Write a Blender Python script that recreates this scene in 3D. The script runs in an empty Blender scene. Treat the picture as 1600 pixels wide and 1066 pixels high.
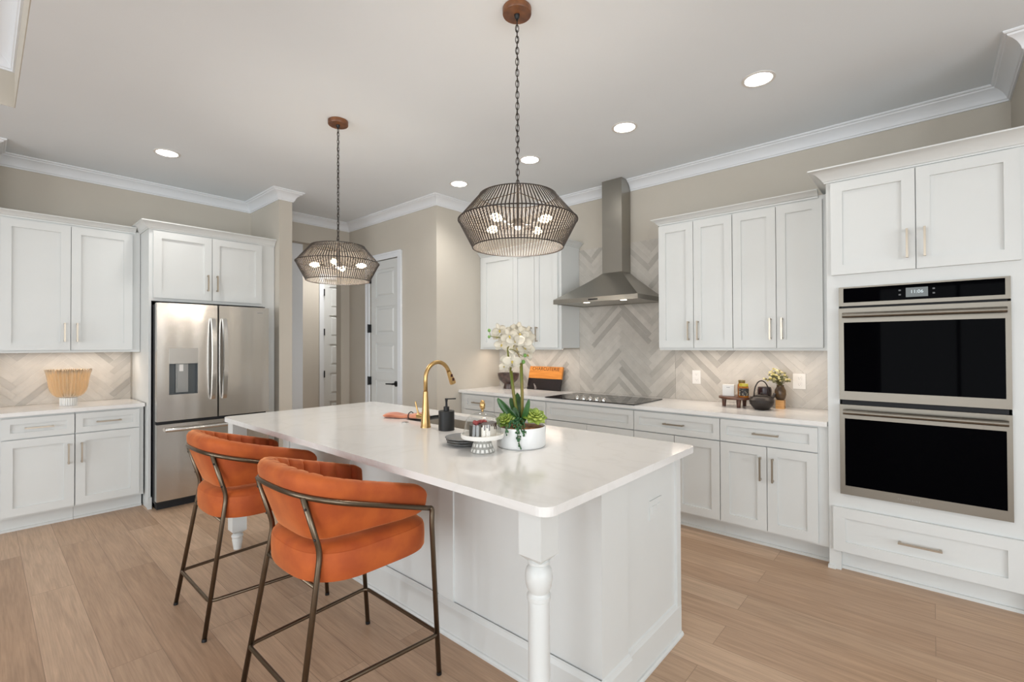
import bpy, bmesh, math, random
from mathutils import Vector, Matrix
R = math.radians
PI = math.pi
random.seed(7)
sc = bpy.context.scene
COL = sc.collection

# ------------------------------------------------------------------ camera
F_PX, YAW, PITCH, ROLL, CAM_H = 738.87, -0.7263438, 0.00914294, -0.00386636, 1.40
def cam_matrix():
    cy, sy = math.cos(YAW), math.sin(YAW)
    A = Matrix(((cy, -sy, 0), (0, 0, -1), (sy, cy, 0)))
    cp, sp = math.cos(PITCH), math.sin(PITCH)
    P = Matrix(((1, 0, 0), (0, cp, sp), (0, -sp, cp)))
    cr, sr = math.cos(ROLL), math.sin(ROLL)
    Q = Matrix(((cr, -sr, 0), (sr, cr, 0), (0, 0, 1)))
    M = Q @ P @ A
    r, d, f = Vector(M[0]), Vector(M[1]), Vector(M[2])
    W = Matrix((r, -d, -f)).transposed().to_4x4()
    W.translation = (0, 0, CAM_H)
    return W
cd = bpy.data.cameras.new('camera'); cam = bpy.data.objects.new('camera', cd); COL.objects.link(cam)
cd.sensor_fit = 'HORIZONTAL'; cd.sensor_width = 36; cd.lens = F_PX / 1600 * 36; cd.clip_start = 0.05
cam.matrix_world = cam_matrix(); sc.camera = cam

# ------------------------------------------------------------------ exposure, world, added window lamps
vs = sc.view_settings
sc.display_settings.display_device = 'sRGB'
vs.view_transform = 'Standard'; vs.look = 'None'; vs.gamma = 1; vs.use_curve_mapping = False
vs.exposure = -0.13
w = bpy.data.worlds.new('sky'); sc.world = w; w.use_nodes = True
bg = w.node_tree.nodes['Background']; bg.inputs[0].default_value = (0.80, 0.90, 1.0, 1); bg.inputs[1].default_value = 1.0

def area(name, loc, rot, sx, sy, power, col=(1, 1, 1), parent=None, spread=None):
    l = bpy.data.lights.new(name, 'AREA'); l.shape = 'RECTANGLE'; l.size = sx; l.size_y = sy
    l.energy = power; l.color = col
    if spread: l.spread = spread
    o = bpy.data.objects.new(name, l); COL.objects.link(o); o.location = loc; o.rotation_euler = rot
    if parent: o.parent = parent
    return o
# area lamps added outside unseen, invented windows to fill the kitchen with light
WIN_REAR = [(-4.2, -1.6), (-0.9, 1.7)]          # x spans of the openings in the rear wall, y = -6
WIN_EAST = [(-4.6, -1.9), (-0.9, 1.8)]          # y spans of the openings in the east wall, x = 4.5
DAY = 148
for a_, b_ in WIN_REAR:
    area('window_daylight', ((a_+b_)/2, -6.25, 1.45), (R(90), 0, 0), b_-a_, 2.3, DAY*1.08, (0.90, 0.96, 1.0))
for a_, b_ in WIN_EAST:
    area('window_daylight', (4.75, (a_+b_)/2, 1.45), (R(90), 0, R(90)), b_-a_, 2.3, DAY*.92, (0.90, 0.96, 1.0))

# ------------------------------------------------------------------ materials
def mat(name, col, rough=0.5, metal=0.0, **kw):
    m = bpy.data.materials.new(name); m.use_nodes = True
    b = m.node_tree.nodes['Principled BSDF']
    b.inputs['Base Color'].default_value = (*col, 1); b.inputs['Roughness'].default_value = rough; b.inputs['Metallic'].default_value = metal
    for k, v in kw.items():
        b.inputs[k.replace('_', ' ')].default_value = v
    return m
def nt(m):
    t = m.node_tree; return t, t.nodes, t.links, t.nodes['Principled BSDF']
def noise_color(m, c1, c2, scale=(1, 1, 1), sc_=5.0, detail=4, lo=0.35, hi=0.65, coord='Object', bump=0.0, bdist=0.002):
    t, N, L, b = nt(m)
    tc = N.new('ShaderNodeTexCoord'); mp = N.new('ShaderNodeMapping'); mp.inputs['Scale'].default_value = scale
    n = N.new('ShaderNodeTexNoise'); n.inputs['Scale'].default_value = sc_; n.inputs['Detail'].default_value = detail
    r = N.new('ShaderNodeValToRGB'); r.color_ramp.elements[0].position = lo; r.color_ramp.elements[1].position = hi
    r.color_ramp.elements[0].color = (*c1, 1); r.color_ramp.elements[1].color = (*c2, 1)
    L.new(tc.outputs[coord], mp.inputs[0]); L.new(mp.outputs[0], n.inputs['Vector']); L.new(n.outputs['Fac'], r.inputs[0]); L.new(r.outputs[0], b.inputs['Base Color'])
    if bump:
        bp = N.new('ShaderNodeBump'); bp.inputs['Strength'].default_value = bump; bp.inputs['Distance'].default_value = bdist
        L.new(n.outputs['Fac'], bp.inputs['Height']); L.new(bp.outputs[0], b.inputs['Normal'])
    return m
def emis(name, col, s):
    m = mat(name, (0, 0, 0)); b = m.node_tree.nodes['Principled BSDF']
    b.inputs['Emission Color'].default_value = (*col, 1); b.inputs['Emission Strength'].default_value = s
    return m
def glassy(name, col=(1, 1, 1), rough=0.0, ior=1.45):
    return mat(name, col, rough, 0, Transmission_Weight=1.0, IOR=ior)

M = {}
M['paint'] = noise_color(mat('white_cabinet_paint', (.70, .705, .69), .38), (.665, .675, .66), (.68, .69, .675), sc_=3)
M['wallp'] = noise_color(mat('greige_wall_paint', (.60, .565, .50), .85), (.53, .487, .42), (.55, .507, .44), sc_=2, bump=0)
M['ceil'] = noise_color(mat('ceiling_paint', (.80, .80, .79), .9), (.80, .845, .885), (.815, .86, .90), sc_=1.5)
M['trim'] = noise_color(mat('trim_paint', (.80, .80, .80), .45), (.76, .78, .81), (.775, .795, .82), sc_=2)
M['quartz'] = mat('white_quartz', (.80, .785, .765), .12)
def quartz():
    m = M['quartz']; t, N, L, b = nt(m)
    tc = N.new('ShaderNodeTexCoord'); n = N.new('ShaderNodeTexNoise'); n.inputs['Scale'].default_value = 1.6; n.inputs['Detail'].default_value = 6; n.inputs['Distortion'].default_value = 1.6
    r = N.new('ShaderNodeValToRGB'); e = r.color_ramp.elements
    e[0].position = .47; e[0].color = (.80, .785, .765, 1); e[1].position = .53; e[1].color = (.80, .785, .765, 1)
    q = e.new(.50); q.color = (.765, .748, .725, 1)
    L.new(tc.outputs['Object'], n.inputs['Vector']); L.new(n.outputs['Fac'], r.inputs[0]); L.new(r.outputs[0], b.inputs['Base Color'])
quartz()
def steel(name, col, rough, stretch=(1, 1, 60), anis=.0, bump=.05):
    m = mat(name, col, rough, 1.0); t, N, L, b = nt(m)
    b.inputs['Anisotropic'].default_value = anis
    tc = N.new('ShaderNodeTexCoord'); mp = N.new('ShaderNodeMapping'); mp.inputs['Scale'].default_value = stretch
    n = N.new('ShaderNodeTexNoise'); n.inputs['Scale'].default_value = 8; n.inputs['Detail'].default_value = 5
    mr = N.new('ShaderNodeMapRange'); mr.inputs[3].default_value = rough*.97; mr.inputs[4].default_value = rough*1.03
    L.new(tc.outputs['Object'], mp.inputs[0]); L.new(mp.outputs[0], n.inputs['Vector']); L.new(n.outputs['Fac'], mr.inputs[0]); L.new(mr.outputs[0], b.inputs['Roughness'])
    # gentle waviness of the sheet metal
    mp2 = N.new('ShaderNodeMapping'); mp2.inputs['Scale'].default_value = (5, 5, .35)
    n2 = N.new('ShaderNodeTexNoise'); n2.inputs['Scale'].default_value = 1.0; n2.inputs['Detail'].default_value = 1
    bp = N.new('ShaderNodeBump'); bp.inputs['Strength'].default_value = bump; bp.inputs['Distance'].default_value = .02
    L.new(tc.outputs['Object'], mp2.inputs[0]); L.new(mp2.outputs[0], n2.inputs['Vector']); L.new(n2.outputs['Fac'], bp.inputs['Height']); L.new(bp.outputs[0], b.inputs['Normal'])
    return m
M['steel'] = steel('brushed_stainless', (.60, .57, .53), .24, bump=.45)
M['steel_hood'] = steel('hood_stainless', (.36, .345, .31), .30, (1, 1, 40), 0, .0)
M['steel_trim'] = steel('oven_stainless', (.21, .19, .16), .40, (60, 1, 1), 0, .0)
M['chrome'] = mat('polished_steel', (.62, .61, .59), .20, 1.0)
M['nickel'] = mat('brushed_champagne_bronze', (.42, .36, .29), .33, 1.0)
M['gold'] = mat('brushed_gold', (.56, .37, .16), .34, 1.0)
M['bronze'] = mat('dark_bronze_tube', (.16, .125, .09), .33, 1.0)
M['blackm'] = mat('matte_black_metal', (.012, .012, .013), .4, .3)
M['blackg'] = mat('black_oven_glass', (.001, .001, .0015), .03, 0, IOR=1.05)
M['cookglass'] = mat('cooktop_glass', (.008, .008, .009), .04)
M['dark'] = mat('dark_gap', (.01, .01, .012), .7)
M['white'] = mat('white_plastic', (.76, .74, .71), .35)
M['screen'] = emis('display_screen', (.28, .31, .31), .65)
M['screen_txt'] = emis('display_digits', (.75, .85, .88), 1.1)
M['icon'] = emis('control_icon', (.25, .25, .26), .5)
M['slot'] = mat('slot_grey', (.25, .24, .22), .6)
M['lamp'] = emis('downlight_lens', (1, .96, .90), 22)
M['strip'] = emis('led_strip', (1, .86, .72), 7)
M['bulb'] = emis('filament_bulb', (1, .74, .42), 34)
M['hoodlamp'] = emis('hood_lamp', (1, .88, .70), 6)
M['winglass'] = glassy('window_glass')

def velvet(name, c1, c2):
    m = mat(name, c1, .75, 0, Sheen_Weight=.9, Sheen_Roughness=.35)
    t, N, L, b = nt(m); b.inputs['Sheen Tint'].default_value = (1.0, .45, .2, 1)
    tc = N.new('ShaderNodeTexCoord'); n = N.new('ShaderNodeTexNoise'); n.inputs['Scale'].default_value = 9; n.inputs['Detail'].default_value = 4
    r = N.new('ShaderNodeValToRGB'); r.color_ramp.elements[0].position = .38; r.color_ramp.elements[1].position = .62
    r.color_ramp.elements[0].color = (*c1, 1); r.color_ramp.elements[1].color = (*c2, 1)
    L.new(tc.outputs['Object'], n.inputs['Vector']); L.new(n.outputs['Fac'], r.inputs[0]); L.new(r.outputs[0], b.inputs['Base Color'])
    n2 = N.new('ShaderNodeTexNoise'); n2.inputs['Scale'].default_value = 260
    bp = N.new('ShaderNodeBump'); bp.inputs['Strength'].default_value = .15; bp.inputs['Distance'].default_value = .001
    L.new(tc.outputs['Object'], n2.inputs['Vector']); L.new(n2.outputs['Fac'], bp.inputs['Height']); L.new(bp.outputs[0], b.inputs['Normal'])
    return m
M['velvet'] = velvet('burnt_orange_velvet', (.38, .068, .011), (.50, .105, .016))

def floor_mat():
    m = mat('oak_plank_floor', (.45, .3, .2), .42); t, N, L, b = nt(m)
    tc = N.new('ShaderNodeTexCoord')
    br = N.new('ShaderNodeTexBrick'); br.offset = .41; br.offset_frequency = 2; br.squash = 1
    br.inputs['Scale'].default_value = 1; br.inputs['Brick Width'].default_value = 1.9; br.inputs['Row Height'].default_value = .19
    br.inputs['Mortar Size'].default_value = .0012; br.inputs['Mortar Smooth'].default_value = .3; br.inputs['Bias'].default_value = 0
    br.inputs['Color1'].default_value = (0, 0, 0, 1); br.inputs['Color2'].default_value = (1, 1, 1, 1); br.inputs['Mortar'].default_value = (.5, .5, .5, 1)
    L.new(tc.outputs['Object'], br.inputs['Vector'])
    r = N.new('ShaderNodeValToRGB'); e = r.color_ramp.elements
    e[0].position = 0; e[0].color = (.46, .300, .193, 1); e[1].position = 1; e[1].color = (.60, .42, .29, 1)
    q = e.new(.5); q.color = (.53, .36, .24, 1)
    L.new(br.outputs['Color'], r.inputs[0])
    # long grain, shifted per plank
    mp = N.new('ShaderNodeMapping'); mp.inputs['Scale'].default_value = (1.2, 16, 1)
    add = N.new('ShaderNodeVectorMath'); add.operation = 'ADD'
    sclv = N.new('ShaderNodeVectorMath'); sclv.operation = 'SCALE'; sclv.inputs['Scale'].default_value = 7
    L.new(br.outputs['Color'], sclv.inputs[0]); L.new(tc.outputs['Object'], add.inputs[0]); L.new(sclv.outputs[0], add.inputs[1]); L.new(add.outputs[0], mp.inputs[0])
    n = N.new('ShaderNodeTexNoise'); n.inputs['Scale'].default_value = 2.2; n.inputs['Detail'].default_value = 8; n.inputs['Distortion'].default_value = .9
    L.new(mp.outputs[0], n.inputs['Vector'])
    gr = N.new('ShaderNodeValToRGB'); gr.color_ramp.elements[0].position = .28; gr.color_ramp.elements[1].position = .72
    gr.color_ramp.elements[0].color = (.80, .78, .76, 1); gr.color_ramp.elements[1].color = (1.09, 1.08, 1.07, 1)
    L.new(n.outputs['Fac'], gr.inputs[0])
    mx = N.new('ShaderNodeMix'); mx.data_type = 'RGBA'; mx.blend_type = 'MULTIPLY'; mx.inputs[0].default_value = 1
    L.new(r.outputs[0], mx.inputs[6]); L.new(gr.outputs[0], mx.inputs[7])
    # joints
    mj = N.new('ShaderNodeMix'); mj.data_type = 'RGBA'
    L.new(br.outputs['Fac'], mj.inputs[0]); L.new(mx.outputs[2], mj.inputs[6]); mj.inputs[7].default_value = (.26, .17, .11, 1)
    # fine pores
    mp3 = N.new('ShaderNodeMapping'); mp3.inputs['Scale'].default_value = (6, 180, 1); L.new(add.outputs[0], mp3.inputs[0])
    n3 = N.new('ShaderNodeTexNoise'); n3.inputs['Scale'].default_value = 1; n3.inputs['Detail'].default_value = 3; L.new(mp3.outputs[0], n3.inputs['Vector'])
    g3 = N.new('ShaderNodeValToRGB'); g3.color_ramp.elements[0].position = .35; g3.color_ramp.elements[1].position = .6
    g3.color_ramp.elements[0].color = (.90, .89, .88, 1); g3.color_ramp.elements[1].color = (1.02, 1.02, 1.02, 1); L.new(n3.outputs['Fac'], g3.inputs[0])
    m3 = N.new('ShaderNodeMix'); m3.data_type = 'RGBA'; m3.blend_type = 'MULTIPLY'; m3.inputs[0].default_value = 1
    L.new(mj.outputs[2], m3.inputs[6]); L.new(g3.outputs[0], m3.inputs[7]); L.new(m3.outputs[2], b.inputs['Base Color'])
    bp = N.new('ShaderNodeBump'); bp.inputs['Strength'].default_value = .12; bp.inputs['Distance'].default_value = .002; L.new(n3.outputs['Fac'], bp.inputs['Height']); L.new(bp.outputs[0], b.inputs['Normal'])
    return m
M['floor'] = floor_mat()

def tile_mat():
    m = mat('glazed_plank_tile', (.6, .56, .5), .28); t, N, L, b = nt(m)
    at = N.new('ShaderNodeAttribute'); at.attribute_name = 'tint'
    r = N.new('ShaderNodeValToRGB'); e = r.color_ramp.elements
    e[0].position = 0; e[0].color = (.37, .345, .31, 1); e[1].position = 1; e[1].color = (.56, .525, .475, 1)
    q = e.new(.35); q.color = (.49, .46, .415, 1)
    L.new(at.outputs['Fac'], r.inputs[0])
    tc = N.new('ShaderNodeTexCoord'); n = N.new('ShaderNodeTexNoise'); n.inputs['Scale'].default_value = 11; n.inputs['Detail'].default_value = 5
    g = N.new('ShaderNodeValToRGB'); g.color_ramp.elements[0].position = .3; g.color_ramp.elements[1].position = .7
    g.color_ramp.elements[0].color = (.92, .915, .91, 1); g.color_ramp.elements[1].color = (1.06, 1.06, 1.06, 1)
    L.new(tc.outputs['Object'], n.inputs['Vector']); L.new(n.outputs['Fac'], g.inputs[0])
    mx = N.new('ShaderNodeMix'); mx.data_type = 'RGBA'; mx.blend_type = 'MULTIPLY'; mx.inputs[0].default_value = 1
    L.new(r.outputs[0], mx.inputs[6]); L.new(g.outputs[0], mx.inputs[7]); L.new(mx.outputs[2], b.inputs['Base Color'])
    return m
M['tile'] = tile_mat()
M['grout'] = mat('light_grout', (.68, .65, .60), .8)
def wood(name, c1, c2, scale=(1, 12, 12), s=4, rough=.45):
    return noise_color(mat(name, c1, rough), c1, c2, scale=scale, sc_=s, detail=6, lo=.3, hi=.7)

# ------------------------------------------------------------------ object helpers
def link(name, bm, material, parent=None, loc=None, smooth=False, bevel=0):
    me = bpy.data.meshes.new(name)
    if bevel:
        bmesh.ops.bevel(bm, geom=[e for e in bm.edges if len(e.link_faces) == 2 and e.calc_face_angle(0) > .6], offset=bevel, segments=2, profile=.6, affect='EDGES', clamp_overlap=True)
    bmesh.ops.recalc_face_normals(bm, faces=bm.faces)
    bm.to_mesh(me); bm.free()
    for mm in (material if isinstance(material, (list, tuple)) else [material]):
        me.materials.append(mm)
    if smooth:
        for p in me.polygons: p.use_smooth = True
        if smooth != 'all':
            me.set_sharp_from_angle(angle=R(smooth if smooth is not True else 35))
    o = bpy.data.objects.new(name, me); COL.objects.link(o)
    if parent: o.parent = parent
    if loc: o.location = loc
    return o
def tag(o, label, cat, group=None):
    o['label'] = label; o['category'] = cat
    if group: o['group'] = group
    return o
def struct(o):
    o['kind'] = 'structure'; return o
def thing(name, label, cat, loc=(0, 0, 0), rz=0, group=None):
    o = bpy.data.objects.new(name, None); COL.objects.link(o); o.location = loc; o.rotation_euler = (0, 0, rz)
    o.empty_display_size = .1
    return tag(o, label, cat, group)
def box(bm, x0, x1, y0, y1, z0, z1, mi=0):
    v = [bm.verts.new(p) for p in ((x0, y0, z0), (x1, y0, z0), (x1, y1, z0), (x0, y1, z0), (x0, y0, z1), (x1, y0, z1), (x1, y1, z1), (x0, y1, z1))]
    for f in ((0, 3, 2, 1), (4, 5, 6, 7), (0, 1, 5, 4), (1, 2, 6, 5), (2, 3, 7, 6), (3, 0, 4, 7)):
        fc = bm.faces.new([v[i] for i in f]); fc.material_index = mi
    return v
def NB(): return bmesh.new()
def bx(*a):
    bm = NB(); box(bm, *a); return bm
def ring_verts(bm, c, r, n, z=None, phase=0):
    return [bm.verts.new((c[0]+r*math.cos(2*PI*k/n+phase), c[1]+r*math.sin(2*PI*k/n+phase), z if z is not None else c[2])) for k in range(n)]
def lathe(bm, prof, c=(0, 0, 0), n=40, close=True, mi=0, phase=0):
    """prof: list of (r, z). r==0 makes a pole"""
    rings = []
    for r, z in prof:
        if r <= 1e-6: rings.append([bm.verts.new((c[0], c[1], c[2]+z))])
        else: rings.append(ring_verts(bm, c, r, n, c[2]+z, phase))
    for a, b in zip(rings, rings[1:]):
        for k in range(n):
            k2 = (k+1) % n
            if len(a) == 1 and len(b) == 1: continue
            if len(a) == 1: f = bm.faces.new((a[0], b[k], b[k2]))
            elif len(b) == 1: f = bm.faces.new((a[k], a[k2], b[0]))
            else: f = bm.faces.new((a[k], a[k2], b[k2], b[k]))
            f.material_index = mi
    if close:
        for rg in (rings[0], rings[-1]):
            if len(rg) > 2:
                f = bm.faces.new(rg); f.material_index = mi
def tube(bm, pts, r, n=10, closed=False, mi=0, cap=True):
    pts = [Vector(p) for p in pts]; m = len(pts); rings = []
    rr = r if isinstance(r, (list, tuple)) else [r]*m
    tans = []
    for i in range(m):
        a = pts[(i-1) % m] if (closed or i > 0) else pts[i]; b = pts[(i+1) % m] if (closed or i < m-1) else pts[i]
        tans.append((b-a).normalized())
    up = Vector((0, 0, 1)) if abs(tans[0].z) < .9 else Vector((1, 0, 0))
    nrm = (up - tans[0]*up.dot(tans[0])).normalized()
    for i in range(m):
        if i: nrm = (nrm - tans[i]*nrm.dot(tans[i])).normalized()
        bn = tans[i].cross(nrm)
        rings.append([bm.verts.new(pts[i] + (nrm*math.cos(2*PI*k/n)+bn*math.sin(2*PI*k/n))*rr[i]) for k in range(n)])
    seg = list(zip(rings, rings[1:]))
    for a, b in seg:
        for k in range(n): bm.faces.new((a[k], a[(k+1) % n], b[(k+1) % n], b[k])).material_index = mi
    if closed:
        a, b = rings[-1], rings[0]
        # match the seam
        off = min(range(n), key=lambda s: (a[0].co-b[s].co).length)
        for k in range(n): bm.faces.new((a[k], a[(k+1) % n], b[(k+1+off) % n], b[(k+off) % n])).material_index = mi
    elif cap:
        bm.faces.new(rings[0]).material_index = mi; bm.faces.new(rings[-1]).material_index = mi
def smooth_path(pts, rad, seg=6):
    """round the corners of an open polyline"""
    pts = [Vector(p) for p in pts]; out = [pts[0]]
    for i in range(1, len(pts)-1):
        a, p, b = pts[i-1], pts[i], pts[i+1]
        r1 = min(rad, (a-p).length*.45); r2 = min(rad, (b-p).length*.45)
        s = p+(a-p).normalized()*r1; e = p+(b-p).normalized()*r2
        for k in range(seg+1):
            t = k/seg; out.append(s*(1-t)**2 + p*2*t*(1-t) + e*t*t)
    out.append(pts[-1]); return out
def closed_round(pts, rad, seg=5):
    pts = [Vector(p) for p in pts]; out = []; n = len(pts)
    for i in range(n):
        a, p, b = pts[i-1], pts[i], pts[(i+1) % n]
        s = p+(a-p).normalized()*rad; e = p+(b-p).normalized()*rad
        for k in range(seg+1):
            t = k/seg; out.append(s*(1-t)**2 + p*2*t*(1-t) + e*t*t)
    return out
def prism(bm, poly, z0, z1, mi=0):
    a = [bm.verts.new((x, y, z0)) for x, y in poly]; b = [bm.verts.new((x, y, z1)) for x, y in poly]
    bm.faces.new(list(reversed(a))).material_index = mi; bm.faces.new(b).material_index = mi
    n = len(poly)
    for k in range(n): bm.faces.new((a[k], a[(k+1) % n], b[(k+1) % n], b[k])).material_index = mi
def text_obj(name, body, size, material, parent, loc, rot, ext=.0006, align='CENTER', spacing=1.0, sx=1.0):
    c = bpy.data.curves.new(name, 'FONT'); c.body = body; c.size = size; c.extrude = ext; c.align_x = align; c.align_y = 'CENTER'; c.space_character = spacing
    tmp = bpy.data.objects.new(name+'_tmp', c); COL.objects.link(tmp)
    me = bpy.data.meshes.new_from_object(tmp.evaluated_get(bpy.context.evaluated_depsgraph_get()))
    bpy.data.objects.remove(tmp)
    me.materials.clear(); me.materials.append(material)
    o = bpy.data.objects.new(name, me); COL.objects.link(o); o.parent = parent; o.location = loc; o.rotation_euler = rot; o.scale = (sx, 1, 1)
    return o
def sweep_profile(bm, path, prof, closed_ends=True, mi=0):
    """path: [(x,y)], room interior on the LEFT of the direction of travel; prof: [(out, z)]"""
    P = [Vector(p) for p in path]; n = len(P); offs = []
    def left(d): return Vector((-d.y, d.x))
    for i in range(n):
        if i == 0: offs.append(left((P[1]-P[0]).normalized()))
        elif i == n-1: offs.append(left((P[-1]-P[-2]).normalized()))
        else:
            a = left((P[i]-P[i-1]).normalized()); b = left((P[i+1]-P[i]).normalized())
            m_ = (a+b); offs.append(m_/(m_.dot(a)))
    rings = [[bm.verts.new((p.x+o.x*u, p.y+o.y*u, z)) for u, z in prof] for p, o in zip(P, offs)]
    k = len(prof)
    for a, b in zip(rings, rings[1:]):
        for j in range(k): bm.faces.new((a[j], a[(j+1) % k], b[(j+1) % k], b[j])).material_index = mi
    if closed_ends: bm.faces.new(rings[0]); bm.faces.new(list(reversed(rings[-1])))
def crown_prof(z1, drop, proj):
    return [(0, z1-drop), (proj*.10, z1-drop), (proj*.13, z1-drop*.90), (proj*.20, z1-drop*.86), (proj*.25, z1-drop*.70), (proj*.40, z1-drop*.48),
            (proj*.62, z1-drop*.30), (proj*.80, z1-drop*.22), (proj*.84, z1-drop*.14), (proj*.93, z1-drop*.12), (proj, z1-drop*.06), (proj, z1), (0, z1)]

# ------------------------------------------------------------------ room dimensions
ZC = 2.99; YB = 4.20; XL = -5.71; XP = -3.93; YP = 3.22; XR = .375; YR = 3.545
YS1, YS0, XS = 2.147, 2.017, -4.95     # pier right of the fridge
YW1, YW0 = .04, -.09                   # pier left of the cabinets
T = .12

struct(link('floor', bx(-8.2, 4.9, -6.4, 4.6, -.10, 0), M['floor']))
# ceiling with the raised tray over the living area
TX0, TX1, TY0, TY1, TZ = -4.54, 1.6, -4.4, .15, 3.32
bm = NB()
box(bm, -8.2, 4.9, TY1, 4.6, ZC, ZC+.08); box(bm, -8.2, 4.9, -6.4, TY0, ZC, ZC+.08)
box(bm, -8.2, TX0, TY0, TY1, ZC, ZC+.08); box(bm, TX1, 4.9, TY0, TY1, ZC, ZC+.08)
ceil = struct(link('ceiling', bm, M['ceil']))
bm = NB()
box(bm, TX0-.1, TX1+.1, TY0-.1, TY1+.1, TZ, TZ+.08)
struct(link('ceiling', bm, M['ceil']))
bm = NB()
box(bm, TX0-.1, TX0, TY0-.1, TY1+.1, ZC+.08, TZ); box(bm, TX1, TX1+.1, TY0-.1, TY1+.1, ZC+.08, TZ)
box(bm, TX0, TX1, TY1, TY1+.1, ZC+.08, TZ); box(bm, TX0, TX1, TY0-.1, TY0, ZC+.08, TZ)
g = .004
box(bm, TX0, TX0+g, TY0, TY1, ZC, TZ); box(bm, TX1-g, TX1, TY0, TY1, ZC, TZ)
box(bm, TX0, TX1, TY1-g, TY1, ZC, TZ); box(bm, TX0, TX1, TY0, TY0+g, ZC, TZ)
struct(link('wall_tray', bm, M['wallp']))
bm = NB(); sweep_profile(bm, [(TX0+g, TY0+g), (TX1-g, TY0+g), (TX1-g, TY1-g), (TX0+g, TY1-g), (TX0+g, TY0+g)], crown_prof(TZ, .10, .10), False)
struct(link('trim_tray_crown', bm, M['trim'], smooth=25))

struct(link('wall_back', bx(XP-T, XR+T, YB, YB+T, 0, ZC), M['wallp']))
struct(link('wall_right', bx(XR, XR+T, YR, YB, 0, ZC), M['wallp']))
struct(link('wall_right_return', bx(XR+T, 4.9, YR, YR+T, 0, ZC), M['wallp']))
struct(link('wall_pantry_side', bx(XP-T, XP, YP, YB, 0, ZC), M['wallp']))
# wall holding the pantry door (door opening x -5.21..-4.60)
DX0, DX1, DZ = -5.225, -4.605, 2.44
bm = NB()
box(bm, XL-T, DX0, YP, YP+T, 0, ZC); box(bm, DX1, XP-T, YP, YP+T, 0, ZC); box(bm, DX0, DX1, YP, YP+T, DZ, ZC)
struct(link('wall_pantry_front', bm, M['wallp']))
# left wall with the hall opening y 2.40..3.04
HZ = 2.665; HY0, HY1 = 2.30, 3.10
bm = NB()
box(bm, XL-T, XL, YW0, HY0, 0, ZC); box(bm, XL-T, XL, HY1, YP, 0, ZC); box(bm, XL-T, XL, HY0, HY1, HZ, ZC)
struct(link('wall_left', bm, M['wallp']))
struct(link('wall_pier_fridge', bx(XL, XS, YS0, YS1, 0, ZC), M['wallp']))
struct(link('wall_pier_left', bx(XL, -5.35, YW0, YW1, 0, ZC), M['wallp']))
# hall behind the opening
struct(link('wall_hall_side', bx(-6.05, XL-T-.002, 2.16, 2.66, 0, ZC), M['trim']))
FD0, FD1 = 3.505, 4.32
bm = NB(); box(bm, -7.12, -7.0, 1.2, FD0, 0, ZC); box(bm, -7.12, -7.0, FD1, 4.6, 0, ZC); box(bm, -7.12, -7.0, FD0, FD1, DZ, ZC)
struct(link('wall_hall_end', bm, M['wallp']))
# living side walls (behind and beside the camera)
struct(link('wall_west', bx(-8.2, -8.08, -6.4, 4.6, 0, ZC), M['wallp']))
struct(link('wall_hall_north', bx(-8.08, XL-T, 4.48, 4.6, 0, ZC), M['wallp']))
struct(link('wall_pantry_back', bx(XL, XP-T, 4.2, 4.2+T, 0, ZC), M['wallp']))
struct(link('wall_pantry_left', bx(XL-T, XL, YP+T, 4.6, 0, ZC), M['wallp']))
def wall_with_windows(name, spans, axis, c, lo, hi, z0=.25, z1=2.65):
    bm = NB(); cur = lo
    def seg(a, b, za, zb):
        if axis == 'y': box(bm, a, b, c-T, c, za, zb)
        else: box(bm, c, c+T, a, b, za, zb)
    for a, b in spans:
        seg(cur, a, 0, ZC); seg(a, b, 0, z0); seg(a, b, z1, ZC); cur = b
    seg(cur, hi, 0, ZC)
    struct(link(name, bm, M['wallp']))
wall_with_windows('wall_rear', WIN_REAR, 'y', -6.0, -8.08, 4.5)
wall_with_windows('wall_east', WIN_EAST, 'x', 4.5, -6.0, YR)
def added_window(a, b, axis, c, i, z0=.25, z1=2.65):  # frames of unseen windows, added so light can enter the room
    bm = NB(); f = .06; L_ = b-a
    box(bm, 0, L_, -.08, 0, z0, z0+f); box(bm, 0, L_, -.08, 0, z1-f, z1)
    box(bm, 0, f, -.08, 0, z0+f, z1-f); box(bm, L_-f, L_, -.08, 0, z0+f, z1-f); box(bm, L_/2-.03, L_/2+.03, -.08, 0, z0+f, z1-f)
    o = struct(link('window_%d' % i, bm, M['trim']))
    if axis == 'y': o.location = (a, c-.01, 0)
    else: o.location = (c+.01, a, 0); o.rotation_euler = (0, 0, R(90))
i = 1
for a, b in WIN_REAR: added_window(a, b, 'y', -6.0, i); i += 1
for a, b in WIN_EAST: added_window(a, b, 'x', 4.5, i); i += 1

# crown moulding round the kitchen (broken where the hood chimney reaches the ceiling)
cp = crown_prof(ZC, .098, .092)
bm = NB(); sweep_profile(bm, [(2.8, YR), (XR, YR), (XR, YB), (-2.178, YB)], cp); struct(link('trim_crown_right', bm, M['trim'], smooth=25))
bm = NB(); sweep_profile(bm, [(-2.392, YB), (XP, YB), (XP, YP), (XL, YP), (XL, YS1), (XS, YS1), (XS, YS0), (XL, YS0), (XL, YW1), (-5.35, YW1), (-5.35, YW0), (-5.75, YW0)], cp)
struct(link('trim_crown_left', bm, M['trim'], smooth=25))
bp_ = [(0, 0), (.014, 0), (.014, .11), (.008, .13), (0, .135)]
bm = NB(); sweep_profile(bm, [(XP, YP+.33), (XP, YP), (DX1+.07, YP)], bp_); struct(link('baseboard_pantry', bm, M['trim']))
bm = NB(); sweep_profile(bm, [(DX0-.07, YP), (XL, YP), (XL, HY1)], bp_); struct(link('baseboard_hall', bm, M['trim']))
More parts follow.
